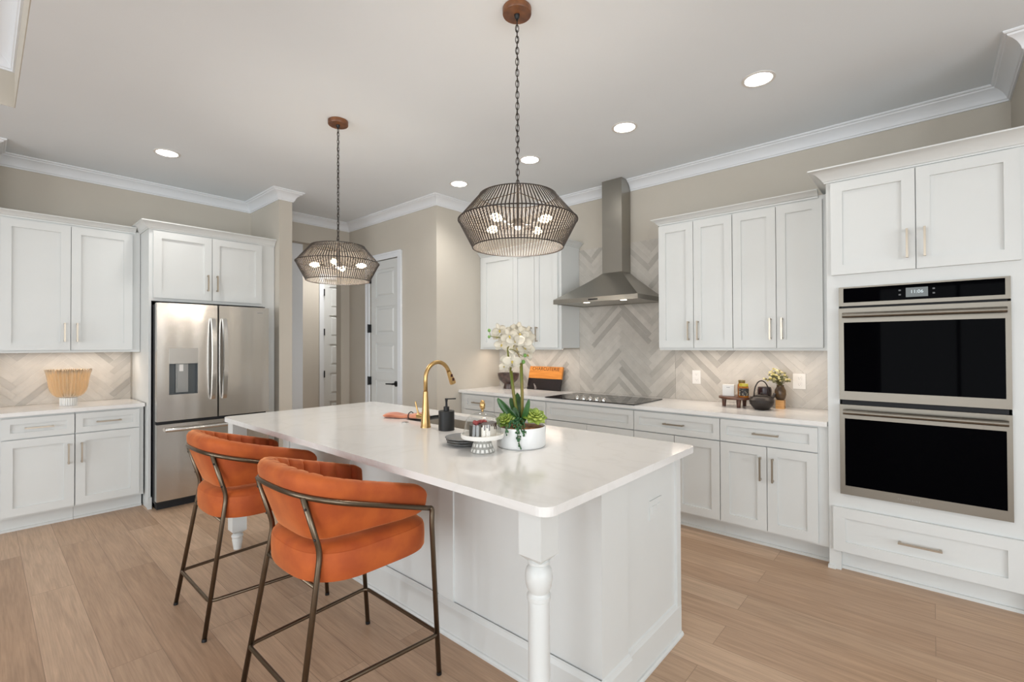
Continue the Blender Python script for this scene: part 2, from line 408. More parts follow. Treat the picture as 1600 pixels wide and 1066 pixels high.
bm = NB(); sweep_profile(bm, [(XL, YS1), (XS, YS1), (XS, YS0), (XS-.06, YS0)], bp_); struct(link('baseboard_pier', bm, M['trim']))

# ------------------------------------------------------------------ interior doors (five panel)
def five_panel(name, wd, h, hinge_left, loc, rz):
    root = struct(bpy.data.objects.new(name, None)); COL.objects.link(root); root.location = loc; root.rotation_euler = (0, 0, rz)
    bm = NB(); th = .04; st = .105; g = .003; rail = .105
    box(bm, g, st, .012, .012+th, .008, h); box(bm, wd-st, wd-g, .012, .012+th, .008, h)
    ph = (h-.20-rail*5)/5; z = .20
    box(bm, st, wd-st, .012, .012+th, .008, .20)
    for k in range(5):
        # recessed field with a raised centre
        box(bm, st, wd-st, .026, .036, z, z+ph)
        m_ = .028
        v = [bm.verts.new(p) for p in ((st+m_, .026, z+m_), (wd-st-m_, .026, z+m_), (wd-st-m_, .026, z+ph-m_), (st+m_, .026, z+ph-m_))]
        q = .016
        u = [bm.verts.new(p) for p in ((st+m_+q, .016, z+m_+q), (wd-st-m_-q, .016, z+m_+q), (wd-st-m_-q, .016, z+ph-m_-q), (st+m_+q, .016, z+ph-m_-q))]
        bm.faces.new(u)
        for a in range(4): bm.faces.new((v[a], v[(a+1) % 4], u[(a+1) % 4], u[a]))
        z += ph
        box(bm, st, wd-st, .012, .012+th, z, z+rail if k < 4 else h); z += rail
    link('door_panel', bm, M['paint'], root)
    bm = NB(); c = .07
    box(bm, -c, 0, -.018, 0, 0, h+c); box(bm, wd, wd+c, -.018, 0, 0, h+c); box(bm, 0, wd, -.018, 0, h+.004, h+c)
    box(bm, -c-.006, -c+.014, -.026, -.018, 0, h+c+.006); box(bm, wd+c-.014, wd+c+.006, -.026, -.018, 0, h+c+.006); box(bm, -c+.014, wd+c-.014, -.026, -.018, h+c-.014, h+c+.006)
    link('door_casing', bm, M['trim'], root)
    hx = -.002 if hinge_left else wd+.002
    for zz in (.30, .97, 1.615, 2.225):
        bm = NB(); lathe(bm, [(.009, -.052), (.009, .052)], (hx, -.028, zz), 10); box(bm, hx-.004, hx+.012, -.026, .012, zz-.05, zz+.05)
        link('hinge', bm, M['blackm'], root)
    lx = wd-.065 if hinge_left else .065; s = -1 if hinge_left else 1
    bm = NB(); tube(bm, [(lx, .012, .955), (lx, .003, .955)], .033, 20); tube(bm, [(lx, .005, .955), (lx, -.045, .955)], .011, 12)
    tube(bm, smooth_path([(lx, -.045, .955), (lx+s*.05, -.048, .955), (lx+s*.125, -.046, .952)], .02), .0085, 10)
    link('door_handle', bm, M['blackm'], root, smooth=40)
    return root
five_panel('door_1', DX1-DX0-.02, DZ-.01, True, (DX0+.01, YP, 0), 0)
five_panel('door_2', FD1-FD0-.02, DZ-.01, True, (-7.0, FD0+.01, 0), R(90))

# ------------------------------------------------------------------ cabinets
def shaker(w_, h, th=.021, fr=.06, rec=.012):
    bm = NB()
    fr = min(fr, h*.30)
    box(bm, 0, fr, -th, 0, 0, h); box(bm, w_-fr, w_, -th, 0, 0, h); box(bm, fr, w_-fr, -th, 0, 0, fr); box(bm, fr, w_-fr, -th, 0, h-fr, h)
    box(bm, fr, w_-fr, -th+rec, -.002, fr, h-fr)
    return bm
def pull(parent, x, z, L_, vert=True, r=.0052, label='handle'):
    bm = NB(); d = .032; e = L_/2
    if vert:
        box(bm, x-r, x+r, -d-r, -d+r, z-e, z+e)
        for s in (-1, 1): box(bm, x-r*.9, x+r*.9, -d, -.0, z+s*(e-.008)-.006, z+s*(e-.008)+.006)
    else:
        box(bm, x-e, x+e, -d-r, -d+r, z-r, z+r)
        for s in (-1, 1): box(bm, x+s*(e-.008)-.006, x+s*(e-.008)+.006, -d, -.0, z-r*.9, z+r*.9)
    return link(label, bm, M['nickel'], parent, bevel=.001)
def front(root, kind, x0, x1, z0, z1, handle=None, hl=.16, fr=.06):
    """door or drawer at local x0..x1, z0..z1; handle: (side, z) | 'c' """
    g = .0022
    o = link(kind, shaker(x1-x0-2*g, z1-z0-2*g, fr=fr), M['paint'], root, (x0+g, -.002, z0+g), bevel=.0012)
    w_ = x1-x0
    if handle == 'c': pull(o, w_/2-g, (z1-z0)/2-g, hl, False).location = (0, -.02, 0)
    elif handle:
        s, hz = handle
        pull(o, (.038 if s == 'L' else w_-.038)-g, hz-z0, hl, True).location = (0, -.02, 0)
    return o
def cab_body(root, w_, d, z0, z1, name='cabinet_body'):
    bm = bx(0, w_, 0, d, z0, z1); return link(name, bm, M['paint'], root)
ZT = .91; CT = .03
BZ0, BZD, BZ1 = .13, .704, .866
def base_cab(label, loc, rz, w_, d, cols, drawer_handle=True, drawers=None, group=None, hl=.16, toe=True, fl=0, fr_=0, door_handles=True):
    """cols: list of (x0,x1,handle side) for doors; drawers: list of (x0,x1)"""
    root = thing('base_cabinet', label, 'cabinet', loc, rz, group)
    bm = NB(); box(bm, 0, w_, 0, d, .115, ZT-CT)
    link('cabinet_body', bm, M['paint'], root)
    for (a, b) in (drawers if drawers is not None else [(fl, w_-fr_)]):
        front(root, 'drawer', a, b, BZD+.003, BZ1, 'c' if drawer_handle else None, hl, .045)
    for a, b, s in cols:
        front(root, 'door', a, b, BZ0, BZD-.001, (s, .55) if s else None, hl)
    bm = bx(0, w_, .075, .095, 0, .115); box(bm, 0, w_, .062, .075, 0, .018)
    link('toe_kick', bm, M['paint'], root)
    return root
YD = 3.571      # face frame plane of the cooktop run; doors stand .02 proud
DB = YB-YD-.003
base_cab('white base cabinet with one drawer over two doors, next to the oven tower', (-1.150, YD, 0), 0, .652, DB, [(0, .305, 'R'), (.305, .600, 'L')], drawers=[(0, .600)])
base_cab('white base cabinet with one drawer over two doors, right of the cooktop', (-1.826, YD, 0), 0, .675, DB, [(0, .3375, 'R'), (.3375, .675, 'L')])
base_cab('wide white base cabinet under the black cooktop with a false drawer front', (-2.728, YD, 0), 0, .901, DB, [(0, .4505, 'R'), (.4505, .901, 'L')], drawer_handle=False)
base_cab('white base cabinet behind the orchid, left of the cooktop cabinet', (-3.402, YD, 0), 0, .673, DB, [(0, .3365, 'R'), (.3365, .673, 'L')])
base_cab('narrow white base cabinet at the pantry wall end of the cooktop counter', (XP+.003, YD, 0), 0, .524, DB, [(.066, .524, 'R')], drawers=[(.066, .524)])
# left run, faces +X
XD = -5.150-.0; RZ = R(90); DL = XD-.02-XL-.003
base_cab('white base cabinet at the far left edge, door handle at its right', (XD-.02, YW1+.003, 0), RZ, .467, DL, [(.063, .467, 'R')], drawers=[(.063, .467)], hl=.16)
base_cab('white base cabinet beside the refrigerator surround, door handle at its left', (XD-.02, .512, 0), RZ, .443, DL, [(0, .413, 'L')], drawers=[(0, .413)], hl=.16)

def countertop(name, label, poly, z0, z1, hole=None, r=.0):
    bm = NB()
    if hole:
        x0, x1, y0, y1 = hole; xs = [min(p[0] for p in poly), max(p[0] for p in poly)]; ys = [min(p[1] for p in poly), max(p[1] for p in poly)]
        X0, X1 = xs; Y0, Y1 = ys; rc = r
        def arc(cx, cy, a0): return [(cx+rc*math.cos(a0+k*PI/12), cy+rc*math.sin(a0+k*PI/12)) for k in range(7)]
        prism(bm, [(x0, Y0), (x0, Y1)] + arc(X0+rc, Y1-rc, PI/2) + arc(X0+rc, Y0+rc, PI), z0, z1)
        prism(bm, [(x1, Y1), (x1, Y0)] + arc(X1-rc, Y0+rc, -PI/2) + arc(X1-rc, Y1-rc, 0), z0, z1)
        prism(bm, [(x0, Y0), (x1, Y0), (x1, y0), (x0, y0)], z0, z1); prism(bm, [(x0, y1), (x1, y1), (x1, Y1), (x0, Y1)], z0, z1)
        bmesh.ops.remove_doubles(bm, verts=bm.verts, dist=1e-5)
        # drop the hidden walls between the four pieces
        bad = [f for f in bm.faces if abs(f.normal.z) < .5 and any(abs(abs(f.calc_center_median().x-c)) < 1e-4 for c in (x0, x1)) and not (y0 < f.calc_center_median().y < y1)]
        bmesh.ops.delete(bm, geom=bad, context='FACES')
    else: prism(bm, poly, z0, z1)
    o = link(name, bm, M['quartz'])
    return tag(o, label, 'countertop')
countertop('countertop', 'long white quartz countertop along the cooktop wall', [(XP+.002, YD-.045), (-.497, YD-.045), (-.497, YB-.002), (XP+.002, YB-.002)], ZT-CT+.001, ZT)
countertop('countertop', 'short white quartz countertop left of the refrigerator under the gold ribbed bowl', [(XD+.025, YW1+.002), (XD+.025, .957), (XL+.002, .957), (XL+.002, YW1+.002)], ZT-CT+.001, ZT)

def wall_cab(label, loc, rz, w_, d, z0, z1, doors, hz, group=None, filler=None, fr=.06, hl=.155):
    root = thing('wall_cabinet', label, 'cabinet', loc, rz, group)
    bm = NB(); box(bm, 0, w_, 0, d, z0-.002, z1+.03); box(bm, 0, w_, -.004, .016, z0-.018, z0-.002)
    link('cabinet_body', bm, M['paint'], root)
    for a, b, s in doors: front(root, 'door', a, b, z0, z1, (s, hz), hl, fr)
    return root
YU = 3.870; DU = YB-YU-.003; UZ0, UZ1 = 1.372, 2.405
wall_cab('tall white two-door wall cabinet right beside the steel range hood', (-1.742, YU, 0), 0, .596, DU, UZ0, UZ1, [(0, .296, 'R'), (.296, .596, 'L')], 1.511)
wall_cab('tall white two-door wall cabinet between its twin and the oven tower', (-1.145, YU, 0), 0, .640, DU, UZ0, UZ1, [(0, .300, 'R'), (.300, .588, 'L')], 1.511)
wall_cab('narrow white single-door wall cabinet at the pantry wall, left of the hood', (XP+.003, YU, 0), 0, .528, DU, UZ0, UZ1, [(.057, .528, 'R')], 1.511)
wall_cab('white two-door wall cabinet just left of the range hood', (-3.401, YU, 0), 0, .627, DU, UZ0, UZ1, [(0, .297, 'R'), (.297, .597, 'L')], 1.511)
XU = -5.37; 
wall_cab('white two-door wall cabinet at the far left above the gold ribbed bowl', (XU, YW1+.003, 0), RZ, .922, XU-XL-.003, UZ0, UZ1, [(.057, .459, 'R'), (.459, .866, 'L')], 1.519)
def cab_crown(label, path, z0=2.425, z1=2.478, proj=.055):
    pr = [(0, z0), (.008, z0), (.010, z0+.010), (.018, z0+.014), (.024, z0+.024), (.040, z0+.036), (.048, z0+.040), (proj, z0+.044), (proj, z1), (0, z1)]
    bm = NB(); sweep_profile(bm, path, pr)
    return tag(link('cabinet_crown', bm, M['paint'], smooth=25), label, 'moulding')
# (interior of the room is on the left of travel)
cab_crown('crown moulding over the right-hand pair of wall cabinets beside the hood', [(-.583, YU-.001), (-1.743, YU-.001), (-1.743, YB-.004)], UZ1+.013, UZ1+.063)
cab_crown('crown moulding over the wall cabinets left of the hood', [(-2.773, YB-.004), (-2.773, YU-.001), (XP+.004, YU-.001)], UZ1+.013, UZ1+.063)
cab_crown('crown moulding over the wall cabinet at the far left', [(XU+.001, .930), (XU+.001, YW1+.004)], UZ1+.013, UZ1+.063)
def bignose(label, path, z0, z1, proj):
    pr = [(0, z0), (.008, z0), (.010, z0+.008), (.016, z0+.012), (.020, z0+.022), (proj*.55, z1-.026), (proj*.85, z1-.012), (proj, z1-.008), (proj, z1), (0, z1)]
    bm = NB(); sweep_profile(bm, path, pr)
    return tag(link('cabinet_crown', bm, M['paint'], smooth=25), label, 'moulding')

# light rails under the wall cabinets with their LED strips
def undercab(label, x0, x1, y, rz0, power, loc=None):
    root = thing('under_cabinet_light', label, 'lamp', loc or ((x0+x1)/2, y, 1.3605), rz0)
    L_ = x1-x0
    bm = bx(-L_/2, L_/2, -.012, .012, -.002, .009); link('housing', bm, M['white'], root)
    bm = bx(-L_/2+.01, L_/2-.01, -.008, .008, -.005, -.0022); link('diffuser', bm, M['strip'], root)
    area('strip_light', (0, 0, -.008), (0, 0, 0), L_-.04, .02, power, (1, .84, .70), root)
    return root
UCP = 2.3
undercab('warm LED strip under the wall cabinets right of the hood', -1.70, -.56, 3.96, 0, UCP*1.15)
undercab('warm LED strip under the wall cabinets left of the hood', -3.87, -2.82, 3.96, 0, UCP)
undercab('warm LED strip under the far left wall cabinet', .12, .90, -5.53, RZ, UCP*.85, loc=(-5.50, .51, 1.3605))

# ------------------------------------------------------------------ oven tower
X0T, X1T, YT = -.494, XR-.003, 3.550
WT = X1T-X0T
tower = thing('oven_tower_cabinet', 'tall white cabinet tower built around the double wall oven', 'cabinet', (X0T, YT, 0))
def lx(x): return x-X0T
OV0, OV1, OZ0, OZ1 = -.432, .308, .480, 1.750
dT = YB-YT-.003
bm = NB()
box(bm, 0, lx(OV0), 0, dT, 0, 2.43); box(bm, lx(OV1), WT, 0, dT, .115, 2.43)
box(bm, lx(OV0), lx(OV1), 0, dT, .115, OZ0); box(bm, lx(OV0), lx(OV1), 0, dT, OZ1, 2.43); box(bm, lx(OV0), lx(OV1), dT-.05, dT, OZ0, OZ1)
link('cabinet_body', bm, M['paint'], tower)
bm = bx(.03, WT, .05, .07, 0, .115); box(bm, .03, WT, .036, .05, 0, .018); box(bm, -.006, .034, -.012, .02, 0, .02)
link('toe_kick', bm, M['paint'], tower)
front(tower, 'door', lx(-.470), lx(-.064), 1.826, 2.405, ('R', 1.972), .165)
front(tower, 'door', lx(-.064), lx(.347), 1.826, 2.405, ('L', 1.972), .165)
front(tower, 'drawer', lx(-.472), lx(.347), .122, .395, 'c', .19, .062)
bignose('deep crown moulding over the oven tower', [(XR-.003, YT-.001), (X0T-.001, YT-.001), (X0T-.001, YB-.004)], 2.412, 2.49, .085)

oven = thing('wall_oven', 'stainless double wall oven with black glass doors and clock display', 'oven', ((OV0+OV1)/2, YT, 0))
OW = OV1-OV0-.004; h2 = OW/2
bm = bx(-h2+.01, h2-.01, .0, .52, OZ0+.004, OZ1-.004); link('oven_body', bm, M['dark'], oven)
# control panel
pz0, pz1 = 1.632, OZ1-.001
bm = NB(); cy0, cy1 = -.022, -.001
gx0, gx1, gz0, gz1 = -h2+.024, h2-.020, 1.653, 1.740
box(bm, -h2, gx0, cy0, cy1, pz0, pz1); box(bm, gx1, h2, cy0, cy1, pz0, pz1); box(bm, gx0, gx1, cy0, cy1, pz0, gz0); box(bm, gx0, gx1, cy0, cy1, gz1, pz1)
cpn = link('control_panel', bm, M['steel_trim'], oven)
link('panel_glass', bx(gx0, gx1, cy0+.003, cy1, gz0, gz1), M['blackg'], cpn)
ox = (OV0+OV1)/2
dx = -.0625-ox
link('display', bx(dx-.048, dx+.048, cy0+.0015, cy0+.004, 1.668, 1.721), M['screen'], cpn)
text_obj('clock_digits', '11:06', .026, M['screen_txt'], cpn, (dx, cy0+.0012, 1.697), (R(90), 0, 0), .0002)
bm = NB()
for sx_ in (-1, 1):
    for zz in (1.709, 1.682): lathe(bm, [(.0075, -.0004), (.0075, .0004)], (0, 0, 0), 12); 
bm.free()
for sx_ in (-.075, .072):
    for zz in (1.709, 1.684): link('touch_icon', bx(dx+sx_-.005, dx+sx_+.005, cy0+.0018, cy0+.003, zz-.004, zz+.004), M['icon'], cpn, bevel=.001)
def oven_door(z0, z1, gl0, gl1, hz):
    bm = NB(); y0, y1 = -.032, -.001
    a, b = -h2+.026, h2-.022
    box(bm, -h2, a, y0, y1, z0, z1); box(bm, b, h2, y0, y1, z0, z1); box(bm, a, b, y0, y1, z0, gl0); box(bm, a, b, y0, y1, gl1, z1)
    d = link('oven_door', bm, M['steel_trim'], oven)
    link('door_glass', bx(a, b, y0+.002, y1, gl0, gl1), M['blackg'], d)
    bm = NB(); tube(bm, [(a-.002, y0-.045, hz), (b+.004, y0-.045, hz)], .0155, 20)
    for s in (a+.03, b-.03): tube(bm, [(s, y0, hz), (s, y0-.045, hz)], .009, 10)
    link('handle', bm, M['steel_trim'], d, smooth=40)
    return d
oven_door(1.060, 1.618, 1.112, 1.531, 1.573)
d2 = oven_door(OZ0+.002, 1.030, .536, .946, .990)
text_obj('brand_lettering', 'FRIGIDAIRE', .015, M['slot'], d2, (-.045, -.0325, .506), (R(90), 0, 0), .0003, spacing=1.35)

# ------------------------------------------------------------------ refrigerator and its surround
XF = -5.058      # surround face plane
FY0, FY1 = .968, 2.012
sur = thing('refrigerator_surround', 'white cabinet surround with two doors above the refrigerator', 'cabinet', (XF, FY0, 0), RZ)
WS = FY1-FY0; dS = XF-XL-.003
bm = NB()
box(bm, 0, .018, 0, dS, 0, 2.43); box(bm, WS-.106, WS, 0, dS, 0, 2.43)
box(bm, .018, WS-.106, 0, dS, 1.80, 2.43)
link('cabinet_body', bm, M['paint'], sur)
bm = bx(-.004, .024, -.012, .02, 0, .10); link('foot_block', bm, M['paint'], sur)
front(sur, 'door', .026, .476, 1.824, 2.412, ('R', 1.985), .15)
front(sur, 'door', .476, .918, 1.824, 2.412, ('L', 1.985), .15)
bignose('crown moulding over the refrigerator surround', [(XF+.001, FY1), (XF+.001, FY0-.001), (XL+.004, FY0-.001)], 2.422, 2.49, .06)
XFR = -4.895
fr = thing('refrigerator', 'stainless french-door refrigerator with ice and water dispenser', 'refrigerator', (XFR, .992, 0), RZ)
WF = .905
bm = bx(.006, WF-.006, .062, .72, .055, 1.765); link('fridge_body', bm, mat('fridge_side_dark', (.012, .012, .014), .5, .0), fr)
bm = bx(.02, WF-.02, .08, .60, 0, .054); link('base_grille', bm, M['dark'], fr)
for a in (.03, WF-.09): link('hinge_cover', bx(a, a+.06, .02, .10, 1.766, 1.785), M['blackm'], fr, bevel=.004)
seam = .461
def fr_door(x0, x1, z0, z1, holes=None):
    bm = NB(); y0, y1 = 0, .060; nseg = 1
    if holes:
        a, b, c, d = holes
        box(bm, x0, a, y0, y1, z0, z1); box(bm, b, x1, y0, y1, z0, z1); box(bm, a, b, y0, y1, z0, c); box(bm, a, b, y0, y1, d, z1)
    else: box(bm, x0, x1, y0, y1, z0, z1)
    return bm
DH = (.088, .300, .985, 1.385)
dl = link('fridge_door', fr_door(.002, seam-.006, .762, 1.775, DH), M['steel'], fr)
dr = link('fridge_door', fr_door(seam+.006, WF-.002, .762, 1.775), M['steel'], fr, bevel=.004)
a, b, c, d = DH
bm = NB()
box(bm, a, b, -.003, .055, 1.262, d); box(bm, a+.0, b-.0, -.0035, -.003, 1.252, 1.262)
disp = link('dispenser_panel', bm, steel('dispenser_steel', (.42, .40, .37), .32), dl, bevel=.001)
M['disp_in'] = mat('dispenser_cavity', (.30, .30, .29), .35, .6)
bm = NB(); box(bm, a, b, .052, .058, c, 1.262); box(bm, a, a+.004, .0, .055, c, 1.262); box(bm, b-.004, b, .0, .055, c, 1.262); box(bm, a, b, .0, .058, c, c+.006)
link('dispenser_cavity', bm, mat('dispenser_liner', (.10, .11, .115), .35, .3), dl)
bm = NB(); box(bm, a+.055, b-.065, .030, .050, c+.015, 1.262); box(bm, a+.065, b-.085, .020, .030, c+.05, 1.245)
link('dispenser_paddle', bm, M['disp_in'], dl, bevel=.002)
bm = NB(); box(bm, a+.078, b-.105, .016, .020, 1.185, 1.245)
link('water_spout', bm, M['white'], dl, bevel=.002)
fz = link('freezer_drawer', fr_door(.002, WF-.002, .085, .735), M['steel'], fr, bevel=.004)
def bow(x, z0, z1):
    bm = NB(); n = 18; pts = []
    for k in range(n+1):
        t = k/n; pts.append((t, -.030-.045*math.sin(PI*t)**.6))
    prev = None
    for t, y in pts:
        z = z0+(z1-z0)*t; wd = .018
        ring = [bm.verts.new((x-wd, y+.026, z)), bm.verts.new((x-wd*.9, y, z)), bm.verts.new((x+wd*.9, y, z)), bm.verts.new((x+wd, y+.026, z))]
        if prev:
            for q in range(4): bm.faces.new((prev[q], prev[(q+1) % 4], ring[(q+1) % 4], ring[q]))
        else: bm.faces.new(ring)
        prev = ring
    bm.faces.new(prev)
    box(bm, x-.010, x+.010, -.022, 0, z0+.006, z0+.04); box(bm, x-.010, x+.010, -.022, 0, z1-.04, z1-.006)
    return bm
link('handle', bow(seam-.048, .925, 1.655), M['chrome'], dl, smooth=40)
link('handle', bow(seam+.044, .925, 1.655), M['chrome'], dr, smooth=40)
bm = NB(); n = 16; pts = [(.06+(.79)*k/n, -.024-.035*math.sin(PI*k/n)**.5, .688) for k in range(n+1)]
tube(bm, pts, .0165, 14)
link('handle', bm, M['chrome'], fz, smooth=40)
bdg = link('brand_badge', bx(WF-.115, WF-.055, -.002, 0, 1.716, 1.730), M['chrome'], dr, bevel=.0005)
text_obj('brand_lettering', 'FRIGIDAIRE', .0095, M['dark'], bdg, (WF-.085, -.0022, 1.7225), (R(90), 0, 0), .0001)

# ------------------------------------------------------------------ herringbone backsplashes
def herringbone(name, label, u0, u1, z0, z1, top=None, U0=0.0, Z0=0.0, place=None, seed=1):
    """tiles in the (u, z) plane; returns mesh with front at local y=-.008"""
    rnd = random.Random(seed); W_ = .0491; n = 9; Lh = W_*n; gp = .0010
    bm = NB(); lay = bm.faces.layers.float.new('tint')
    s2 = math.sqrt(.5)
    def add(i, j, hor):
        a0, b0 = i*W_+gp, j*W_+gp
        a1, b1 = (a0+Lh-2*gp, b0+W_-2*gp) if hor else (a0+W_-2*gp, b0+Lh-2*gp)
        pts = []
        for a, b in ((a0, b0), (a1, b0), (a1, b1), (a0, b1)):
            pts.append((U0+(a-b)*s2, Z0+(a+b)*s2))
        if max(p[0] for p in pts) < u0 or min(p[0] for p in pts) > u1 or max(p[1] for p in pts) < z0 or min(p[1] for p in pts) > z1: return
        r = rnd.random(); tint = (rnd.random()*.30 if r < .14 else (.30+rnd.random()*.25 if r < .34 else .58+rnd.random()*.42))
        f1 = [bm.verts.new((x, -.008, z)) for x, z in pts]; f0 = [bm.verts.new((x, -.003, z)) for x, z in pts]
        fs = [bm.faces.new(f1)] + [bm.faces.new((f0[k], f0[(k+1) % 4], f1[(k+1) % 4], f1[k])) for k in range(4)]
        for f in fs: f[lay] = tint
    for i in range(-140, 140):
        for j in range(-140, 140):
            X = U0+(i-j)*W_*s2; Z = Z0+(i+j)*W_*s2
            if X < u0-.6 or X > u1+.6 or Z < z0-.6 or Z > z1+.6: continue
            t = (i-j) % (2*n)
            if t == 0: add(i, j, True)
            elif t == 2*n-1: add(i, j, False)
    for co, no in (((u0, 0, 0), (-1, 0, 0)), ((u1, 0, 0), (1, 0, 0)), ((0, 0, z0), (0, 0, -1)), ((0, 0, z1), (0, 0, 1))):
        bmesh.ops.bisect_plane(bm, geom=bm.verts[:]+bm.edges[:]+bm.faces[:], plane_co=co, plane_no=no, clear_outer=True)
    return bm
def backsplash(label, regions, U0, Z0, loc, rz, seed):
    root = None
    full = NB(); lay = full.faces.layers.float.new('tint')
    gb = NB()
    for (u0, u1, z0, z1) in regions:
        b = herringbone('', '', u0, u1, z0, z1, U0=U0, Z0=Z0, seed=seed)
        me = bpy.data.meshes.new('tmp'); b.to_mesh(me); b.free(); full.from_mesh(me); bpy.data.meshes.remove(me)
        box(gb, u0, u1, -.0062, -.0005, z0, z1)
    root = thing('tile_backsplash', label, 'backsplash', loc, rz)
    me = bpy.data.meshes.new('tiles'); full.to_mesh(me); full.free(); me.materials.append(M['tile'])
    o = bpy.data.objects.new('tiles', me); COL.objects.link(o); o.parent = root
    link('grout', gb, M['grout'], root)
    return root
backsplash('grey herringbone tile backsplash rising behind the range hood and cooktop', [(XP+.002, -2.775, ZT+.001, 1.358), (-2.773, -1.744, ZT+.001, 2.392), (-1.742, -.496, ZT+.001, 1.358)], -2.592, 1.02, (0, YB-.001, 0), 0, 11)
backsplash('greige herringbone tile backsplash behind the gold ribbed bowl', [(YW1+.002, .955, ZT+.001, 1.358)], .2075, .86, (XL+.001, 0, 0), RZ, 5)

def outlet(label, loc, rz, w_=.072, h=.118, group=None, m=None):
    m = m or M['white']; ho = w_ > h
    root = thing('wall_outlet', label, 'outlet', loc, rz, group)
    link('cover_plate', bx(-w_/2, w_/2, -.005, 0, -h/2, h/2), m, root, bevel=.002)
    for s in (-1, 1):
        ax, az = (s*.024, 0) if ho else (0, s*.024)
        rc = link('receptacle', bx(ax-.017, ax+.017, -.0075, -.005, az-.017, az+.017), m, root, bevel=.002)
        sm = m if ho else M['slot']
        for q in (-.006, .006): link('socket_slot', bx(ax+q-.001, ax+q+.001, -.0079, -.0074, az-.002, az+.006), sm, rc)
        link('socket_slot', bx(ax-.002, ax+.002, -.0079, -.0074, az-.010, az-.006), sm, rc)
outlet('white wall outlet on the herringbone tile right of the cooktop', (-1.551, YB-.0095, 1.115), 0)
outlet('white wall outlet on the herringbone tile beside the oven tower', (-.766, YB-.0095, 1.115), 0, .085)

# ------------------------------------------------------------------ range hood
hx0, hx1, hy0, hz0, hz1 = -2.727, -1.845, 3.67, 1.792, 1.834
hood = thing('range_hood', 'stainless chimney range hood over the cooktop', 'hood', ((hx0+hx1)/2, YB, 0))
hc = (hx0+hx1)/2
def hl_(x): return x-hc
cx0, cx1, cyf, chz = -2.392, -2.180, 4.02, 2.095
bm = NB()
A = [(hl_(hx0), hy0-YB), (hl_(hx1), hy0-YB), (hl_(hx1), -.012), (hl_(hx0), -.012)]
B = [(hl_(cx0), cyf-YB), (hl_(cx1), cyf-YB), (hl_(cx1), -.012), (hl_(cx0), -.012)]
# flared pyramid between lip and chimney
rings = []
for k in range(9):
    t = k/8; s = 1-(1-t)**1.10
    rings.append([bm.verts.new((A[q][0]*(1-s)+B[q][0]*s, A[q][1]*(1-s)+B[q][1]*s, hz1+(chz-hz1)*t)) for q in range(4)])
for r0, r1 in zip(rings, rings[1:]):
    for q in range(4): bm.faces.new((r0[q], r0[(q+1) % 4], r1[(q+1) % 4], r1[q]))
bm.faces.new(rings[-1]); bm.faces.new(list(reversed(rings[0])))
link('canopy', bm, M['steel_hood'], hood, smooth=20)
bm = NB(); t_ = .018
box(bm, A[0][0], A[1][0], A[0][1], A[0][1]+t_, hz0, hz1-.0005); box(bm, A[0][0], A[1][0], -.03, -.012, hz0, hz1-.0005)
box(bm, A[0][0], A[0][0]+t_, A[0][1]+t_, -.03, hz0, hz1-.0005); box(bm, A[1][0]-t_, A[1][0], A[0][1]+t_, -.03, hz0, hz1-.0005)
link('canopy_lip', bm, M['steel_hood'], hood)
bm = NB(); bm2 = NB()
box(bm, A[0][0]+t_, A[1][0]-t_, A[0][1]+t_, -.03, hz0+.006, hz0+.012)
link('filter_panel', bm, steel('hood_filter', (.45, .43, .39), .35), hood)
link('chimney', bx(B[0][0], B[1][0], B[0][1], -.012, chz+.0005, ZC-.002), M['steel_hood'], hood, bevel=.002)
for sx_ in (-.118, .262):
    bm = NB(); lathe(bm, [(.028, 0), (.028, .005)], (sx_-.0, A[0][1]+.085, hz0+.0008), 20); l_ = link('hood_light', bm, M['hoodlamp'], hood)
bm = NB(); 
for k in range(6): box(bm, -.045+k*.0165, -.045+k*.0165+.0135, A[0][1]-.0015, A[0][1], 1.806, 1.820)
link('control_buttons', bm, M['dark'], hood)

# ------------------------------------------------------------------ cooktop
ck = thing('cooktop', 'black glass electric cooktop with a row of silver knobs', 'cooktop', (-2.255, 3.775, ZT))
link('glass_surface', bx(-.455, .455, -.265, .265, .0005, .008), M['cookglass'], ck, bevel=.002)
M['burner'] = mat('burner_marking', (.10, .10, .10), .15)
for x, y, r in ((-.29, .12, .09), (-.28, -.13, .08), (0.0, .06, .115), (.29, .13, .08), (.28, -.12, .10)):
    bm = NB(); lathe(bm, [(r, .0082), (r, .0086), (r-.003, .0086), (r-.003, .0082)], (x, y, 0), 40, close=False); link('burner_ring', bm, M['burner'], ck)
for k in range(5):
    bm = NB(); lathe(bm, [(.021, .008), (.021, .014), (.018, .020), (.016, .034), (.013, .037), (0, .037)], (0, 0, 0), 20); box(bm, -.003, .003, -.018, .018, .03, .041)
    o = link('knob', bm, M['chrome'], ck, (-.134+k*.067, -.205, 0), smooth=40)

# ------------------------------------------------------------------ island
IX0, IX1, IY0, IY1 = -3.695, -.862, 1.125, 2.315
SK = (-2.62, -1.90, 1.885, 2.225)
countertop('island_countertop', 'large white quartz island countertop with a cut-out sink', [(IX0, IY0), (IX1, IY0), (IX1, IY1), (IX0, IY1)], ZT-CT, ZT, SK, .045)
isl = thing('kitchen_island', 'white panelled kitchen island base with turned corner legs', 'island', ((IX0+IX1)/2, 1.9, 0))
ixc = (IX0+IX1)/2
def il(x): return x-ixc
def iy(y): return y-1.9
bx0, bx1, by0, by1, bz1 = -3.655, -.930, 1.527, 2.258, ZT-CT-.001
bm = NB()
